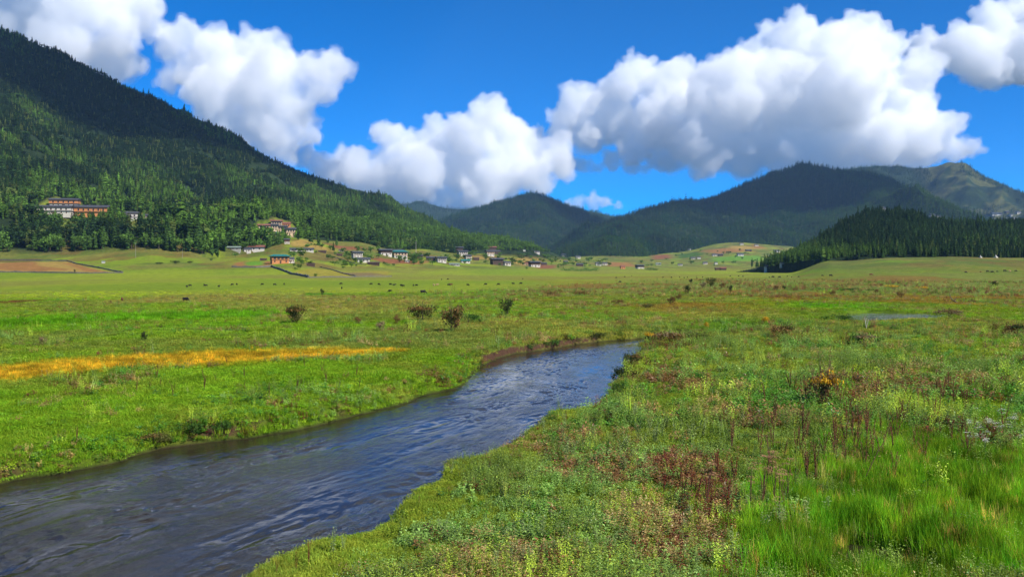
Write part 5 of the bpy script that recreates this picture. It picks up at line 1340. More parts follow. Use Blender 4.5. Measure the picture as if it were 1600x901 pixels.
SHRUBS = [
 (458, 506, 40, 33, 0, 'olive bush with a reddish top standing beyond the golden strip', 0, 1), (560, 507, 16, 14, 1, 'small rusty bush, first one past the olive bush', 2, None), (594, 517, 22, 17, 4, 'low tan straggly bush on the meadow above the bank', 2, None),
 (621, 506, 15, 13, 1, 'small rusty bush next to the wide olive and rust bush', 2, None), (660, 502, 46, 30, 0, 'wide olive and rust bush in the middle of the meadow', 1, 1), (705, 519, 46, 45, 1, 'reddish small tree like bush on bare stems', 0, 0),
 (732, 505, 36, 18, 2, 'low green bush joined behind the reddish one', 1, None), (793, 494, 28, 30, 3, 'dark rounded bush on the meadow above the river bend', 0, None), (504, 462, 9, 12, 3, 'lone dark bush far out on the lawn', 2, None),
 (226, 535, 16, 19, 3, 'small dark upright bush behind the golden strip', 2, None), (68, 540, 20, 16, 4, 'greyish dry bush behind the golden strip', 2, None), (1075, 459, 15, 15, 3, 'dark bush on the rusty heath', 2, None), (1113, 449, 20, 17, 0, 'taller olive bush on the rusty heath', 0, None),
 (1098, 450, 15, 10, 4, 'tan bush beside the taller olive one on the heath', 2, None), (1128, 450, 15, 9, 1, 'rusty bush beside the taller olive one on the heath', 2, None), (1141, 458, 8, 14, 3, 'narrow dark bush on the heath', 2, None), (1079, 443, 7, 8, 3, 'small dark bush at the far rim of the heath', 2, None),
 (1048, 476, 18, 14, 1, 'rusty shrub in the heath above the river bend', 2, None), (1060, 468, 14, 9, 1, 'second rusty shrub in the heath above the river bend', 2, None), (905, 462, 22, 9, 1, 'low rusty shrub on the heath edge', 1, None), (860, 462, 22, 9, 1, 'low rusty shrub at the start of the heath', 1, None),
 (965, 475, 20, 9, 1, 'low rusty shrub in the middle of the heath', 1, None), (1010, 482, 24, 9, 0, 'low olive shrub in the middle of the heath', 1, None), (1555, 449, 15, 11, 3, 'dark bush before the black cattle', 2, None), (1408, 466, 16, 11, 1, 'brown bush beyond the pond', 2, None),
 (1338, 455, 44, 6, 2, 'low dark green shrub row on the wet green patch', 1, None), (1213, 453, 14, 8, 1, 'rusty bush on the open heath below the cattle', 2, None), (1300, 462, 14, 9, 1, 'rusty bush over the wet green patch', 2, None), (1515, 458, 12, 7, 1, 'small rusty bush by the golden flowers', 2, None),
 (1222, 529, 38, 26, 1, 'brown and olive bush on the near bank pasture', 1, 0), (1350, 541, 46, 24, 2, 'green leafy bush below the white dead twig', 1, 4), (1432, 524, 17, 10, 2, 'small green tuft bush in the pasture below the pond', 2, None),
 (1552, 523, 20, 20, 1, 'upright red brown bush by the pond end', 2, None), (1590, 526, 40, 24, 1, 'wide red brown bush at the picture edge', 1, 3), (1310, 503, 44, 14, 2, 'low green bush at the near side of the pond', 1, None), (1482, 495, 40, 14, 4, 'tan and brown bush at the end of the pond', 1, 1),
 (1045, 540, 52, 26, 1, 'rusty brown bush on the inner river bank', 1, 4), (1022, 536, 34, 20, 3, 'dark bush hanging over the inner river bank', 1, 5), (1088, 535, 40, 20, 0, 'olive bush behind the rusty bank bush', 1, None), (1284, 634, 52, 60, 1, 'tall bush topped with orange yellow flower heads', 0, 5),
 (826, 548, 24, 14, 2, 'green bush hanging over the outer river bank', 1, None), (862, 543, 26, 16, 2, 'largest green bush on the outer river bank', 1, None), (930, 530, 30, 13, 3, 'dark bush at the far turn of the outer bank', 1, None), (895, 536, 22, 11, 0, 'olive bush between those on the outer bank', 1, None),
 (300, 676, 40, 22, 2, 'green bush on the bank beside the bare earth scar', 1, None), (345, 676, 34, 24, 2, 'bright bush against the bare earth scar', 1, None), (240, 694, 50, 22, 0, 'brownish olive bush on the bank edge', 1, 1), (975, 596, 34, 28, 3, 'dark bush on the steep inner bank', 1, None), (988, 572, 30, 24, 3, 'dark bush at the corner of the steep inner bank', 1, 1),
 (968, 612, 22, 18, 2, 'small green bush at the foot of the inner bank', 1, None), (275, 412, 16, 6, 3, 'middle patch of dark scrub on the slope under the wood spur', 1, None), (250, 413, 14, 4, 3, 'lowest patch of dark scrub on the slope under the wood spur', 1, None), (297, 411, 10, 4, 3, 'small scrub on the slope by the spur end', 1, None), (117, 425.5, 5, 5, 3, 'small dark bush on the field wall', 2, None),
 (1225, 452, 10, 6, 3, 'dark bush on the open heath', 2, None), (1370, 458, 12, 7, 1, 'rusty bush between the wet patch and the pond', 2, None), (1440, 452, 18, 6, 5, 'golden flowered shrub on the far heath', 1, None), (1395, 450, 20, 6, 5, 'golden flowered shrub beside the other on the far heath', 1, None),
 (1103, 512, 12, 10, 5, 'yellow flowered bush on the pasture by the bend', 2, None), (1195, 505, 18, 12, 5, 'yellow flowered bush behind the brown and olive one', 2, None), (1395, 517, 24, 9, 2, 'low green bush before the pond', 1, None),
]
for s_ in SHRUBS: shrub(*s_)

# ------------------------------------------------------------------ cattle
M_COW = {'black': plain_mat('black_hide', (.014, .012, .011), .75, .3, 3.0), 'brown': plain_mat('brown_hide', (.16, .055, .025), .75, .3, 3.0), 'tan': plain_mat('tan_hide', (.42, .26, .14), .8, .2, 3.0)}
M_HORN = plain_mat('horn', (.35, .31, .25), .5, .2, 8.0)
def capsules(parts, voxel=.035, smooth=3):
    """one closed skin round a set of tapered limbs (a, b, ra, rb)"""
    bm = bmesh.new()
    for a, b, ra, rb in parts:
        a, b = Vector(a), Vector(b); n = max(2, int((b - a).length / (min(ra, rb) * .45)) + 1)
        for i in range(n + 1):
            f = i / n; m = Matrix.Translation(a.lerp(b, f)) @ Matrix.Scale(ra + (rb - ra) * f, 4)
            bmesh.ops.create_icosphere(bm, subdivisions=2, radius=1.0, matrix=m)
    me = bpy.data.meshes.new('t'); bm.to_mesh(me); bm.free()
    o = bpy.data.objects.new('t', me); COL.objects.link(o)
    md = o.modifiers.new('r', 'REMESH'); md.mode = 'VOXEL'; md.voxel_size = voxel
    sm = o.modifiers.new('s', 'SMOOTH'); sm.iterations = smooth
    dg = bpy.context.evaluated_depsgraph_get(); dg.update()
    m2 = bpy.data.meshes.new_from_object(o.evaluated_get(dg)); bpy.data.objects.remove(o)
    m2.polygons.foreach_set('use_smooth', np.ones(len(m2.polygons), bool))
    return m2
def cow_mesh(graze):
    hz_ = (.22 if graze else 1.25); hx = 1.32 if graze else 1.18
    P = [((-.62, 0, .98), (.55, 0, .98), .31, .33), ((-.2, 0, .86), (.3, 0, .84), .33, .33), ((-.7, 0, 1.08), (-.55, 0, 1.0), .2, .28), ((.55, 0, 1.12), (.3, 0, 1.08), .24, .24)]
    P += [((.62, 0, 1.05), (hx - .12, 0, hz_ + .16), .22, .13), ((hx - .12, 0, hz_ + .16), (hx + .16, 0, hz_ - (.02 if graze else .12)), .125, .075)]
    P += [((hx - .12, .06, hz_ + .24), (hx - .16, .2, hz_ + .2), .045, .03), ((hx - .12, -.06, hz_ + .24), (hx - .16, -.2, hz_ + .2), .045, .03)]
    for sx_, k in ((.48, 0), (.40, 1)):
        s = .17 if k == 0 else -.17
        P += [((sx_, s, .8), (sx_ + .02, s, .45), .14, .075), ((sx_ + .02, s, .45), (sx_ - .02, s, .06), .07, .055), ((sx_ - .02, s, .06), (sx_ + .05, s, .04), .055, .05)]
    for sx_, k in ((-.62, 0), (-.5, 1)):
        s = .18 if k == 0 else -.18
        P += [((sx_, s, .9), (sx_ + .1, s, .6), .19, .11), ((sx_ + .1, s, .6), (sx_ - .08, s, .42), .1, .065), ((sx_ - .08, s, .42), (sx_ - .05, s, .06), .06, .05), ((sx_ - .05, s, .06), (sx_ + .03, s, .04), .055, .05)]
    P += [((-.82, 0, 1.12), (-.92, 0, .7), .035, .03), ((-.92, 0, .7), (-.9, 0, .45), .03, .055)]
    return capsules(P)
def horn_mesh(graze):
    hz_ = (.22 if graze else 1.25); hx = 1.32 if graze else 1.18; V, F = [], []
    for s in (-1, 1):
        b = len(V); pts = [(hx - .1, s * .07, hz_ + .27), (hx - .06, s * .2, hz_ + .33), (hx + .02, s * .24, hz_ + .46)]; rr = (.03, .024, .006)
        for p, q in zip(pts, rr):
            for k in range(5): V.append((p[0] + q * math.cos(k * 1.257), p[1], p[2] + q * math.sin(k * 1.257)))
        for i in range(2):
            for k in range(5): F.append((b + i * 5 + k, b + i * 5 + (k + 1) % 5, b + i * 5 + 5 + (k + 1) % 5, b + i * 5 + 5 + k))
    return V, F
COWM = {}
for g_ in (True, False):
    base = cow_mesh(g_)
    for c_ in M_COW:
        m_ = base.copy(); m_.materials.clear(); m_.materials.append(M_COW[c_]); m_.name = 'cow'; COWM[(g_, c_)] = m_
CATTLE = [
 ('on the lawn under the wood spur', [(292, 449, 2.5, 0), (297, 447.5, 6, 0), (319, 446.5, 3, 0), (322, 447.5, 4, 0), (342, 449, 2, 0), (363, 446, 2, 0), (370, 445.5, 2, 0)]),
 ('below the teal roofed farmhouse', [(410, 445.5, 3.6, 0), (429, 446, 3, 0), (444, 445, 2.6, 0), (533, 444.5, 3, 0), (534, 451.5, 2, 0)]),
 ('below the middle of the village', [(580, 445, 4, 0), (592, 445.5, 3, 0), (610, 445.5, 4.5, 0), (616, 446.5, 4, 0), (627, 447, 4, 0), (630, 448, 4, 0), (646, 447, 3, 0), (651, 447, 4, 0)]),
 ('below the dark farmhouses', [(678, 447, 3, 2), (683, 446.5, 3, 2), (701, 446.5, 4, 0), (705, 446, 5, 1), (731, 446.5, 5, 0), (759, 445.5, 3.5, 0), (779, 445.5, 4.5, 0), (802, 444.5, 5, 0), (814, 444, 4, 0), (690, 437.5, 2.5, 0), (700, 437, 3, 0), (817, 436.5, 2.5, 0)]),
 ('on the lawn beyond the heath', [(963, 434.5, 2.5, 0), (976, 433, 2.5, 0), (987, 432, 2.5, 0), (1036, 434, 2.5, 0), (1049, 434, 2, 0), (1062, 434, 2.5, 0), (1069, 434.5, 3, 0), (1074, 434, 3, 0), (1088, 433, 3, 0), (1089, 436, 3, 0), (1098, 433.5, 2.5, 0), (1141, 432, 2.5, 0), (1154, 432, 3, 0), (1161, 432.5, 3, 0)]),
 ('at the heath rim before the knoll', [(1202, 434, 3, 0), (1208, 434, 5.5, 0), (1218, 434, 5, 0), (1230, 432.5, 3, 0), (1237, 433.5, 3, 1), (1248, 433, 3, 0), (1285, 431.5, 4, 0), (1298, 432, 7, 0), (1361, 430.5, 6, 1)]),
 ('below the chortens', [(1509, 426.5, 5, 0), (1532, 425.5, 3, 1), (1543, 425.5, 5.5, 0), (1550, 426.5, 7.5, 0), (1558, 425, 3.5, 0), (1570, 424.5, 6, 0), (1578, 425, 5, 2), (1587, 424.5, 5, 0)]),
]
_ordw = ['first', 'second', 'third', 'fourth', 'fifth', 'sixth', 'seventh', 'eighth', 'ninth', 'tenth', 'eleventh', 'twelfth', 'thirteenth', 'fourteenth']
def add_cow(u, v, wpx, col, graze, rot, lab, grp, scale=None):
    p = on_ground(u, v)
    if p is None: return
    k = p.y / FPX; s = scale or min(1.05, max(.58, wpx * k / 2.3))
    e = link('cow', None); e.location = p - Vector((0, 0, .02)); e.rotation_euler = (0, 0, rot); e.scale = (s, s, s)
    label(e, lab, 'cow', grp)
    b = link('body', COWM[(graze, col)], e)
    hk = ('h', graze)
    if hk not in COWM: COWM[hk] = mesh_of('horns', horn_mesh(graze), M_HORN, True)
    link('horns', COWM[hk], b)
add_cow(290, 471.5, 13, 'black', True, R(-8), 'largest black cow grazing side on, alone on the near lawn', 'cattle')
add_cow(191, 470.5, 6, 'brown', False, R(-78), 'reddish brown cow facing the river, alone on the near lawn', 'cattle')
add_cow(609.5, 456.5, 6, 'black', True, R(165), 'black cow standing nearest the meadow bushes', 'cattle')
add_cow(661, 459, 6, 'black', True, R(15), 'black cow half sunk in the grass near the wide bush', 'cattle', .8)
add_cow(969, 441.5, 5, 'black', True, R(185), 'black cow at the edge of the rusty heath, apart from the herd', 'cattle')
_rc = random.Random(6)
for where, L in CATTLE:
    for i, (u, v, wp, c_) in enumerate(sorted(L)):
        cn = ('black', 'brown', 'tan')[c_]; thin = wp < 3.2
        rot = _rc.choice((0, math.pi)) + _rc.uniform(-.4, .4) + (math.pi / 2 if thin and _rc.random() < .6 else 0)
        add_cow(u, v, wp, cn, _rc.random() < .75, rot, '%s cow, %s from left %s' % (cn, _ordw[i], where), 'cattle')

# ------------------------------------------------------------------ single plants of the river banks
M_DOCK = leaf_mat('red_dock_seed', (.19, .035, .022), var=.5, transl=.15); M_DOCKB = leaf_mat('brown_dock_seed', (.20, .085, .045), var=.5, transl=.15)
M_MUG = leaf_mat('grey_green_leaves', (.30, .36, .12), var=.4, gloss=.06); M_DLEAF = leaf_mat('dock_leaves', (.085, .21, .028), var=.4, gloss=.06); M_YLEAF = leaf_mat('pale_yellow_leaves', (.36, .42, .07), var=.3, gloss=.06)
M_UMB = leaf_mat('dry_umbel', (.34, .19, .10), var=.4, transl=.1); M_YAR = leaf_mat('white_petals', (.80, .78, .72), var=.15); M_STEM = plain_mat('dry_stem', (.14, .06, .035), .9, .3, 9.0); M_GSTEM = plain_mat('green_stem', (.12, .17, .06), .9, .3, 9.0)
def stems_vf(spec, n=5):
    V, F = [], []
    for P, r0, r1 in spec:
        b = len(V); m = len(P)
        for i, p in enumerate(P):
            r = r0 + (r1 - r0) * i / (m - 1)
            for k in range(n): V.append((p[0] + r * math.cos(6.2832 * k / n), p[1] + r * math.sin(6.2832 * k / n), p[2]))
        for i in range(m - 1):
            for k in range(n): F.append((b + i * n + k, b + i * n + (k + 1) % n, b + (i + 1) * n + (k + 1) % n, b + (i + 1) * n + k))
    return V, F
def spire(seed, ns=3):
    """upright dock: stems beset with whorls of seeds"""
    r_ = random.Random(seed); st, V, F = [], [], []
    for s in range(ns):
        a = r_.uniform(0, 6.28); H = r_.uniform(.7, 1.0); lean = r_.uniform(.03, .2); P = [(math.cos(a) * (.02 + lean * t * t), math.sin(a) * (.02 + lean * t * t), H * t - .03 * (t == 0)) for t in (0, .3, .6, 1)]
        st.append((P, .012, .004))
        for k in range(46):
            t = .32 + .68 * k / 46; x = math.cos(a) * (.02 + lean * t * t); y = math.sin(a) * (.02 + lean * t * t)
            aa = r_.uniform(0, 6.28); leaf(V, F, Vector((x, y, H * t)), Vector((math.cos(aa), math.sin(aa), r_.uniform(0, 1.2))).normalized(), Vector((0, 0, 1)), r_.uniform(.04, .085) * (1.2 - .6 * t), .035)
    return stems_vf(st), (V, F)
def rosette(seed, n=11, L=.42, w_=.12, up=.8):
    r_ = random.Random(seed); V, F = [], []
    for k in range(n):
        a = 6.28 * k / n + r_.uniform(-.3, .3); leaf(V, F, Vector((.02 * math.cos(a), .02 * math.sin(a), 0)), Vector((math.cos(a), math.sin(a), up * r_.uniform(.4, 1.5))).normalized(), Vector((0, 0, 1)), L * r_.uniform(.6, 1.15), w_ * r_.uniform(.8, 1.2), .25)
    return V, F
def umbel(seed, heads=4, flat=True, hr=.09):
    r_ = random.Random(seed); st, V, F = [], [], []
    for s in range(heads):
        a = r_.uniform(0, 6.28); H = r_.uniform(.7, 1.0) if s else 1.0; ln = r_.uniform(.05, .22) if s else .02
        top = Vector((math.cos(a) * ln, math.sin(a) * ln, H)); st.append(([(0, 0, -.03), (top.x * .3, top.y * .3, H * .55), tuple(top)], .010, .004))
        for k in range(34):
            b = r_.uniform(0, 6.28); q = hr * math.sqrt(r_.random()) * r_.uniform(.8, 1.3); c = top + Vector((q * math.cos(b), q * math.sin(b), r_.uniform(-.012, .02) - (q * .35)))
            leaf(V, F, c, Vector((math.cos(b), math.sin(b), r_.uniform(0, .6))).normalized(), Vector((0, 0, 1)), .035, .028, 0)
    return stems_vf(st), (V, F)
def mugwort(seed, stems=4, h=1.0):
    r_ = random.Random(seed); st, V, F = [], [], []
    for s in range(stems):
        a = r_.uniform(0, 6.28); H = h * r_.uniform(.6, 1.0); ln = r_.uniform(.05, .28); P = [(math.cos(a) * ln * t ** 1.5, math.sin(a) * ln * t ** 1.5, H * t - .03 * (t == 0)) for t in (0, .33, .66, 1)]
        st.append((P, .010, .004))
        for k in range(24):
            t = .12 + .88 * k / 24; p = Vector((math.cos(a) * ln * t ** 1.5, math.sin(a) * ln * t ** 1.5, H * t)); aa = k * 2.4 + r_.uniform(-.4, .4)
            leaf(V, F, p, Vector((math.cos(aa), math.sin(aa), r_.uniform(-.2, .8))).normalized(), Vector((0, 0, 1)), r_.uniform(.10, .19) * (1.1 - .5 * t), .05)
    return stems_vf(st), (V, F)
KIT = {}
def kit(kind, i):
    if (kind, i) in KIT: return KIT[(kind, i)]
    s = 100 + i
    if kind in ('red_dock', 'brown_dock'):
        st, sd = spire(s, 2 + i % 3); parts = [('stem', st, M_STEM), ('seed_heads', sd, M_DOCK if kind == 'red_dock' else M_DOCKB), ('basal_leaves', rosette(s, 7, .3, .09, .5), M_DLEAF)]
    elif kind == 'dock_rosette': parts = [('leaves', rosette(s, 12, .5, .14, .9), M_DLEAF), ('stem', stems_vf([([(0, 0, -.03), (0, .01, .2), (.02, 0, .45)], .014, .006)]), M_GSTEM)]
    elif kind == 'mugwort': st, lf = mugwort(s, 3 + i % 3); parts = [('stem', st, M_GSTEM), ('leaves', lf, M_MUG)]
    elif kind == 'yellow_herb': st, lf = mugwort(s + 40, 5, .8); parts = [('stem', st, M_GSTEM), ('leaves', lf, M_YLEAF)]
    elif kind == 'dry_umbel': st, hd = umbel(s, 2 + i % 4); parts = [('stem', st, M_STEM), ('flower_head', hd, M_UMB)]
    elif kind == 'yarrow': st, hd = umbel(s, 5, True, .13); parts = [('stem', st, M_GSTEM), ('flower_head', hd, M_YAR), ('leaves', rosette(s, 9, .3, .05, 1.2), M_DLEAF)]
    KIT[(kind, i)] = [(n, mesh_of(n, vf, m)) for n, vf, m in parts]
    return KIT[(kind, i)]
def plant(kind, u, v, hpx, i, lab, grp, wide=1.0, tilt=0.0):
    p = on_ground(u, v)
    if p is None: return
    if float(poly_sd(np.array([p.x]), np.array([p.y]), RIVER)[0]) < 0.1:
        q = RIVER - np.array([p.x, p.y]); return
    H = hpx * p.y / FPX
    e = link(kind, None); e.location = p; r_ = random.Random(int(u * 13 + v)); e.rotation_euler = (r_.gauss(0, .06) , tilt + r_.gauss(0, .06), r_.uniform(0, 6.28)); e.scale = (H * wide, H * wide, H)
    label(e, lab, 'plant', grp)
    for n, me in kit(kind, i % 5): link(n, me, e)
_rp = random.Random(12)
def stand(kind, cu, cv, su, sv, n, h, lab, grp, wide=1.0):
    for k in range(n):
        v = max(440, min(898, _rp.gauss(cv, sv))); u = _rp.gauss(cu, su)
        if 0 < u < 1600: plant(kind, u, v, h * _rp.uniform(.65, 1.2) * (v - 417) / (cv - 417), k, lab, grp, wide)
stand('red_dock', 1075, 765, 40, 18, 18, 52, 'dark red dock spires in the thickest stand on the near bank', 'red docks of the thick stand')
stand('red_dock', 1135, 672, 25, 8, 6, 32, 'dark red dock spires beyond the thick stand', 'red docks beyond the stand')
stand('red_dock', 860, 885, 60, 10, 9, 38, 'dark red dock spires at the bottom edge of the bank', 'red docks at the bottom edge')
stand('brown_dock', 1290, 715, 70, 26, 38, 54, 'brown dock spires among the herbs before the sedge marsh', 'brown docks before the marsh')
stand('brown_dock', 1400, 645, 110, 26, 48, 42, 'brown dock spires in the pasture behind the sedge marsh', 'brown docks behind the marsh')
stand('brown_dock', 1470, 700, 45, 16, 10, 40, 'brown dock spires beside the white yarrow', 'brown docks by the yarrow')
stand('brown_dock', 300, 610, 90, 18, 16, 22, 'brown dock spires on the meadow before the golden strip', 'brown docks on the meadow')
stand('brown_dock', 470, 590, 70, 12, 10, 20, 'brown dock spires near the tip of the golden strip', 'brown docks by the strip tip')
stand('mugwort', 1010, 690, 70, 26, 34, 34, 'grey green mugwort in the pale patch along the near bank', 'mugwort of the pale patch')
stand('mugwort', 860, 860, 60, 20, 22, 40, 'grey green mugwort low on the near bank', 'mugwort low on the bank')
stand('mugwort', 1200, 820, 60, 24, 16, 44, 'grey green mugwort at the edge of the sedge marsh', 'mugwort at the marsh edge')
stand('dock_rosette', 900, 810, 80, 26, 16, 34, 'broad green dock leaves on the near bank', 'dock leaves of the near bank', .9)
stand('dock_rosette', 1180, 640, 110, 30, 18, 20, 'broad green dock leaves in the pasture beyond the red docks', 'dock leaves of the pasture', .9)
stand('dock_rosette', 160, 660, 110, 26, 18, 18, 'dark green dock leaves on the far bank', 'dock leaves of the far bank', .9)
stand('dry_umbel', 1180, 790, 40, 20, 10, 70, 'tall dry brown umbels between the red docks and the marsh', 'dry umbels by the marsh')
stand('dry_umbel', 1290, 610, 16, 12, 6, 50, 'dry orange brown umbels round the yellow flowering bush', 'dry umbels by the bush')
stand('yellow_herb', 955, 708, 24, 8, 8, 30, 'pale yellow leaved herb behind the red docks', 'yellow herbs behind the docks')
stand('yellow_herb', 800, 778, 16, 10, 5, 40, 'pale yellow leaved herb near the water', 'yellow herbs near the water')
stand('yarrow', 1560, 682, 28, 12, 16, 28, 'white yarrow in flower at the edge of the sedge', 'white yarrow')
stand('yarrow', 1535, 705, 16, 6, 4, 28, 'white yarrow in flower standing in the sedge', 'white yarrow in the sedge')
for a in [('mugwort', 520, 868, 50, 1, 'tallest mugwort at the water edge, two leafy stems', .7), ('mugwort', 536, 862, 36, 2, 'shorter mugwort beside the tallest one at the water edge', .7), ('dry_umbel', 612, 812, 42, 0, 'lone dry umbel leaning over the water', 1), ('brown_dock', 655, 792, 26, 0, 'thin brown dock stalk over the water', .6),
          ('mugwort', 706, 742, 32, 3, 'slanting mugwort over the narrow water', .7), ('mugwort', 850, 678, 28, 1, 'pale mugwort sprig on the inner bank edge', .8), ('brown_dock', 884, 662, 24, 1, 'small brown dock on the inner bank edge', .8), ('red_dock', 482, 886, 48, 2, 'red dock beside the tallest mugwort', .7),
          ('red_dock', 462, 893, 34, 1, 'shorter red dock next to the tallest mugwort at the water', .7), ('red_dock', 432, 897, 30, 4, 'red dock lowest at the water edge', .7), ('brown_dock', 944, 655, 20, 2, 'dark brown dock clump low on the inner bank', .9), ('dry_umbel', 1204, 735, 60, 2, 'tallest umbel with one flat tan head', .9), ('dry_umbel', 1172, 800, 72, 1, 'brown umbel on a single dark stem', .9),
          ('brown_dock', 120, 690, 26, 2, 'red brown dock alone low on the far bank', .8), ('red_dock', 132, 640, 20, 0, 'reddish dock alone on the far bank', .8)]:
    k_, u_, v_, h_, i_, l_, w_ = a; plant(k_, u_, v_, h_, i_, l_, None, w_)

# arched dead stem, white dead twig, fallen log
def bent_stem(name, pts, r0, r1, mat, lab, cat):
    P = []
    g0 = on_ground(*pts[0])
    for (u, v) in pts:
        q = at(u, v, g0.y); P.append((q.x - g0.x, q.y - g0.y + .04 * len(P), q.z - g0.z))
    o = link(name, np_mesh(name, *stems_vf([(P, r0, r1)]), mat)); o.location = g0; label(o, lab, cat)
bent_stem('bent_stalk', [(1342, 764), (1352, 748), (1364, 725), (1376, 702), (1386, 690)], .018, .009, M_STEM, 'dark arched dead stem leaning across the sedge', 'plant')
def dead_twig():
    g0 = on_ground(1354, 513); k = g0.y / FPX
    V, F = stems_vf([([(0, 0, -.05), (-.1, 0, .5), (-.22, 0, 1.3)], .045, .02), ([(0, 0, .2), (.15, .05, .7), (.22, 0, 1.1)], .035, .015), ([(-.1, 0, .6), (.02, .1, 1.2)], .025, .012)])
    o = link('dead_twig', np_mesh('dead_twig', V, F, plain_mat('bleached_wood', (.55, .5, .42), .9, .2, 4.0))); o.location = g0; label(o, 'white dead twig standing in the pasture by the pond', 'twig')
dead_twig()
def log():
    g0 = on_ground(1502, 476); V, F = stems_vf([([(-1.6, 0, .85), (-.9, 0, .45), (0, 0, .4), (1.1, .2, .28), (1.9, .3, .1)], .22, .34), ([(-1.6, 0, .8), (-2.0, .1, 1.5), (-2.05, .2, 2.2)], .12, .03), ([(-1.3, 0, .6), (-1.0, -.1, 1.3)], .10, .04), ([(-1.6, 0, .5), (-2.6, -.2, .35), (-3.8, 0, .2)], .14, .05), ([(.4, .1, .5), (.8, .2, 1.0)], .08, .03)], 7)
    o = link('fallen_log', np_mesh('fallen_log', V, F, plain_mat('weathered_log', (.16, .115, .08), .95, .45, 2.0))); o.location = g0; label(o, 'weathered fallen log with upturned roots beyond the pond', 'log')
log()
# ------------------------------------------------------------------ air
m_h, nt, out = new_mat('haze')
v = nd(nt, 'ShaderNodeVolumePrincipled'); v.inputs['Density'].default_value = 0.00003; v.inputs['Color'].default_value = (0.36, 0.61, 1.0, 1); v.inputs['Anisotropy'].default_value = 0.0
nt.links.new(v.outputs[0], out.inputs['Volume'])
bm = bmesh.new(); bmesh.ops.create_cube(bm, size=1.0)
for vv in bm.verts:
    vv.co.x = 9000 if vv.co.x > 0 else -7000; vv.co.y = 9000 if vv.co.y > 0 else -15000; vv.co.z = 1060 if vv.co.z > 0 else -80
me = bpy.data.meshes.new('haze'); bm.to_mesh(me); bm.free()
hz = link('haze', me, None, m_h); hz['kind'] = 'stuff'
# ------------------------------------------------------------------ clouds: closed lumpy hulls filled with scattering droplets
def cloud_mat(name, dens):
    m, nt, out = new_mat(name)
    v = nd(nt, 'ShaderNodeVolumeScatter'); v.inputs['Color'].default_value = (0.999, 0.999, 0.999, 1)
    v.inputs['Density'].default_value = dens; v.inputs['Anisotropy'].default_value = 0.0
    nt.links.new(v.outputs[0], out.inputs['Volume'])
    return m
M_CLOUD = cloud_mat('cloud_droplets', 0.0045)
M_SCRAP = cloud_mat('cloud_scrap', 0.004)
M_FRINGE = cloud_mat('thin_cloud_edge', 0.0022)

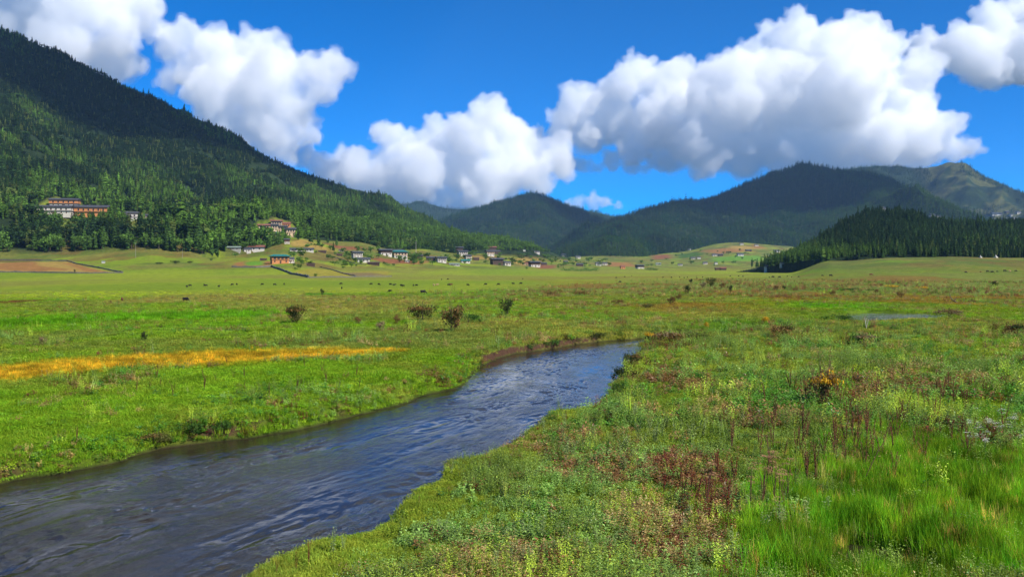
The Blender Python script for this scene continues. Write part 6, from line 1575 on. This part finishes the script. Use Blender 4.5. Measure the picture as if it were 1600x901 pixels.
def knit(me, voxel, name):
    """one clean closed skin, folds taken out"""
    t = bpy.data.objects.new('tmp', me); COL.objects.link(t)
    md = t.modifiers.new('r', 'REMESH'); md.mode = 'VOXEL'; md.voxel_size = voxel * .9; md.use_smooth_shade = True
    dg = bpy.context.evaluated_depsgraph_get(); dg.update()
    m2 = bpy.data.meshes.new_from_object(t.evaluated_get(dg)); bpy.data.objects.remove(t); bpy.data.meshes.remove(me); m2.name = name
    return m2
def make_cloud(name, lobes, D, lab, voxel=17.0, seed=1, depth=0.5, flat=0.55, kids=10, mat=None, amp=1.0, gk=6, fuzz=0.8):
    """lobes: circles (u, v, r) seen at depth D; each becomes a puff with smaller puffs growing out of it"""
    r_ = random.Random(seed)
    px = D / FPX
    sph = []
    for (u, v, rr) in lobes:
        c = at(u, v, D); c.y += r_.uniform(-depth, depth) * rr * px
        rad = rr * px * 1.09
        sph.append((c, rad * 0.86))
        for k in range(kids):
            d = Vector((r_.gauss(0, 1), r_.gauss(0, 1), r_.gauss(0.25, 1))).normalized()
            kr = rad * r_.uniform(0.26, 0.48)
            kc = c + d * (rad * 0.86 - kr * 0.35) * Vector((1, 1, 1)).x
            if d.z < -0.2: kr *= 0.6
            sph.append((kc, kr))
            for g in range(gk):
                d2 = (Vector((r_.gauss(0, 1), r_.gauss(0, 1), r_.gauss(0.2, 1))).normalized() + d * 0.6).normalized()
                gr = kr * r_.uniform(0.25, 0.5)
                sph.append((kc + d2 * (kr * 0.9 - gr * 0.25), gr))
    o0 = at(sum(l[0] for l in lobes) / len(lobes), sum(l[1] for l in lobes) / len(lobes), D)
    bm = bmesh.new(); bmesh.ops.create_icosphere(bm, subdivisions=2, radius=1.0)
    uV = np.array([v.co[:] for v in bm.verts]); uF = np.array([[v.index for v in f.verts] for f in bm.faces]); bm.free()
    Vs, Fs = [], []
    for i, (c, rad) in enumerate(sph):
        Vs.append(uV * rad * np.array([1, 1, 0.92]) + np.array((c - o0)[:])); Fs.append(uF + i * len(uV))
    me = np_mesh(name + '_seed', np.concatenate(Vs), np.concatenate(Fs))
    tmp = bpy.data.objects.new('tmp', me); COL.objects.link(tmp)
    md = tmp.modifiers.new('r', 'REMESH'); md.mode = 'VOXEL'; md.voxel_size = voxel; md.use_smooth_shade = True
    sm = tmp.modifiers.new('s', 'SMOOTH'); sm.iterations = 2; sm.factor = 0.5
    dg = bpy.context.evaluated_depsgraph_get(); dg.update()
    me2 = bpy.data.meshes.new_from_object(tmp.evaluated_get(dg))
    bpy.data.objects.remove(tmp); bpy.data.meshes.remove(me)
    n = len(me2.vertices)
    co = np.empty(n * 3, np.float32); me2.vertices.foreach_get('co', co); co = co.reshape(-1, 3)
    no = np.empty(n * 3, np.float32); me2.vertex_normals.foreach_get('vector', no); no = no.reshape(-1, 3)
    off = Vector((seed, 0, 0))
    s1 = np.array([mnoise.fractal(Vector(p) / 190 + off, 0.8, 2.1, 4, noise_basis='PERLIN_ORIGINAL') for p in co])
    bil = np.array([abs(mnoise.noise(Vector(p) / 125 + off)) + 0.6 * abs(mnoise.noise(Vector(p) / 55 - off)) for p in co])
    core = me2; outer = me2.copy()
    cc = co + no * ((s1 * 1.6 + bil * 2.8 - 1.7) * 26 * amp)[:, None]
    core.vertices.foreach_set('co', cc.astype(np.float32).ravel()); core.update(); core.name = name + '_core'
    s2 = np.array([mnoise.fractal(Vector(p) / (voxel * 4) - off, 0.8, 2.1, 3, noise_basis='PERLIN_ORIGINAL') for p in co])
    oc = cc + no * (np.clip(1.3 + s2 * 2.2, 0.25, 5) * voxel * fuzz)[:, None]
    outer.vertices.foreach_set('co', oc.astype(np.float32).ravel()); outer.update(); outer.name = name
    core = knit(core, voxel, name + '_core'); outer = knit(outer, voxel, name)
    o = link(name, outer, None, M_FRINGE); o.location = o0
    c = link('core', core, o, mat or M_CLOUD)
    label(o, lab, 'cloud', 'clouds')
    return o

make_cloud('cloud', [(1080,225,40),(1130,222,42),(1190,225,44),(1250,225,42),(1310,226,42),(1370,224,44),(1430,220,42),(1478,222,30),(1505,232,20),(1140,165,62),(1220,160,66),(1300,160,66),(1380,160,62),(1440,170,50),
    (1170,105,46),(1240,95,58),(1310,90,56),(1370,95,50),(1425,120,36),(1225,52,30),(1250,44,30),(1325,50,30),(1352,55,28),(1390,72,26),(1480,195,26),(1120,120,36),(1275,190,50),(1230,200,50),(1100,255,34),(1160,250,38),(1220,252,38),(1280,255,38),(1340,255,38),(1400,250,34),(1450,243,28),(1500,238,16)], 9500,
    'largest billowing white cloud resting on the dark mountain top', seed=3, depth=.9)
make_cloud('cloud', [(1000,115,30),(975,135,35),(1060,112,26),(1045,150,45),(1090,150,40),(940,160,38),(900,165,34),(880,188,26),(960,190,45),(1020,200,48),(1080,215,45),(920,205,38),(990,235,32),(1050,243,32),(870,212,22),(1105,245,30)], 10200,
    'white cloud with two knobs joined to the side of the largest cloud', seed=5, depth=.9)
make_cloud('cloud', [(885,258,17),(908,262,15),(930,264,12),(955,252,18),(985,260,18),(1008,264,12)], 10600, 'thin ragged cloud scraps hanging under the two knobbed cloud', seed=31, mat=M_SCRAP, voxel=18)
make_cloud('cloud', [(765,190,34),(740,215,40),(790,210,42),(820,235,45),(690,225,42),(655,230,32),(615,222,28),(595,214,18),(720,265,50),(780,275,50),(830,275,36),(660,275,45),(610,275,40),(560,268,34),(525,258,24),(500,248,15),(700,312,34),(750,312,34),(650,310,34),(600,298,28),(850,265,22),(560,300,28),(520,275,24),(480,242,18),(600,322,24),(868,250,26),(850,290,22),(640,335,20),(690,335,22),(500,264,24),(540,264,36),(580,288,38),(470,246,20),(622,312,34),(880,262,24),(872,232,28)], 10000,
    'white cloud sitting in the valley gap above the forested slope', seed=8, depth=.9)
make_cloud('cloud', [(300,50,24),(330,70,40),(395,65,32),(370,95,50),(430,95,38),(310,110,45),(350,150,55),(420,140,50),(270,72,32),(480,112,30),(520,105,34),(505,140,32),(460,175,42),(400,195,50),(440,225,38),(330,190,40),(370,220,35),(480,212,24),(265,128,20),(540,110,18)], 8000,
    'grey white cloud drifting over the ridge of the near hill', seed=13, depth=.9)
make_cloud('cloud', [(20,20,60),(80,10,60),(140,15,58),(200,12,42),(240,12,24),(60,70,55),(120,80,55),(165,88,46),(200,60,38),(150,118,36),(30,60,50),(222,42,26),(-40,0,80),(100,-50,70)], 7600,
    'bright cloud behind the top of the near hill', seed=17, depth=.9)
make_cloud('cloud', [(1560,65,58),(1500,85,48),(1450,72,30),(1432,62,16),(1530,112,42),(1590,100,50),(1640,70,70),(1600,25,40),(1560,28,32),(1680,20,70)], 11000,
    'smooth white cloud beside the largest cloud, at the picture edge', seed=23, depth=.6)
make_cloud('cloud', [(888,318,9),(905,315,12),(925,314,13),(945,316,12),(965,320,9)], 12000, 'small grey cloud low over the pointed mountain shoulder', seed=41, voxel=18, mat=M_SCRAP)
make_cloud('cloud', [(1405,256,11),(1425,258,11),(1448,256,8)], 10500, 'small bright cloud just behind the grassy mountain ridge', seed=43, voxel=16)
# unseen clouds added above the picture to shade the peaks and grey the river
make_cloud('cloud', [(1600,-270,110),(1680,-250,130),(1790,-260,150),(1900,-230,170),(2000,-260,140),(1850,-320,120),(1720,-240,110)], 3850, 'broad unseen cloud added to shade the cloud capped mountain', seed=51, voxel=45, kids=5, gk=3)
make_cloud('cloud', [(1340,-220,80),(1420,-215,90),(1490,-225,80),(1400,-260,70)], 4500, 'unseen cloud added above the largest cloud to shade the pointed mountain', seed=53, voxel=40, kids=5, gk=3)
make_cloud('cloud', [(800,-1010,300),(980,-1020,280),(1150,-1080,260),(650,-930,260),(480,-960,220)], 1700, 'unseen cloud added overhead to shade the upper slope of the near hill', seed=55, voxel=35, kids=5, gk=3)
make_cloud('cloud', [(420,-160,60),(520,-190,80),(620,-170,70),(700,-210,60),(330,-200,70),(220,-170,60),(800,-240,50)], 8200, 'long unseen cloud added above the picture to be mirrored in the river', seed=57, voxel=45, kids=6, gk=3)
make_cloud('cloud', [(250,-330,170),(420,-300,190),(600,-340,180),(760,-300,150),(100,-300,150)], 3000, 'unseen cloud added overhead to grey the near water', seed=61, voxel=45, kids=6, gk=3)
make_cloud('cloud', [(500,-640,190),(700,-600,200),(880,-660,170),(350,-600,160)], 2600, 'higher unseen cloud added overhead to grey the near water', seed=63, voxel=45, kids=6, gk=3)
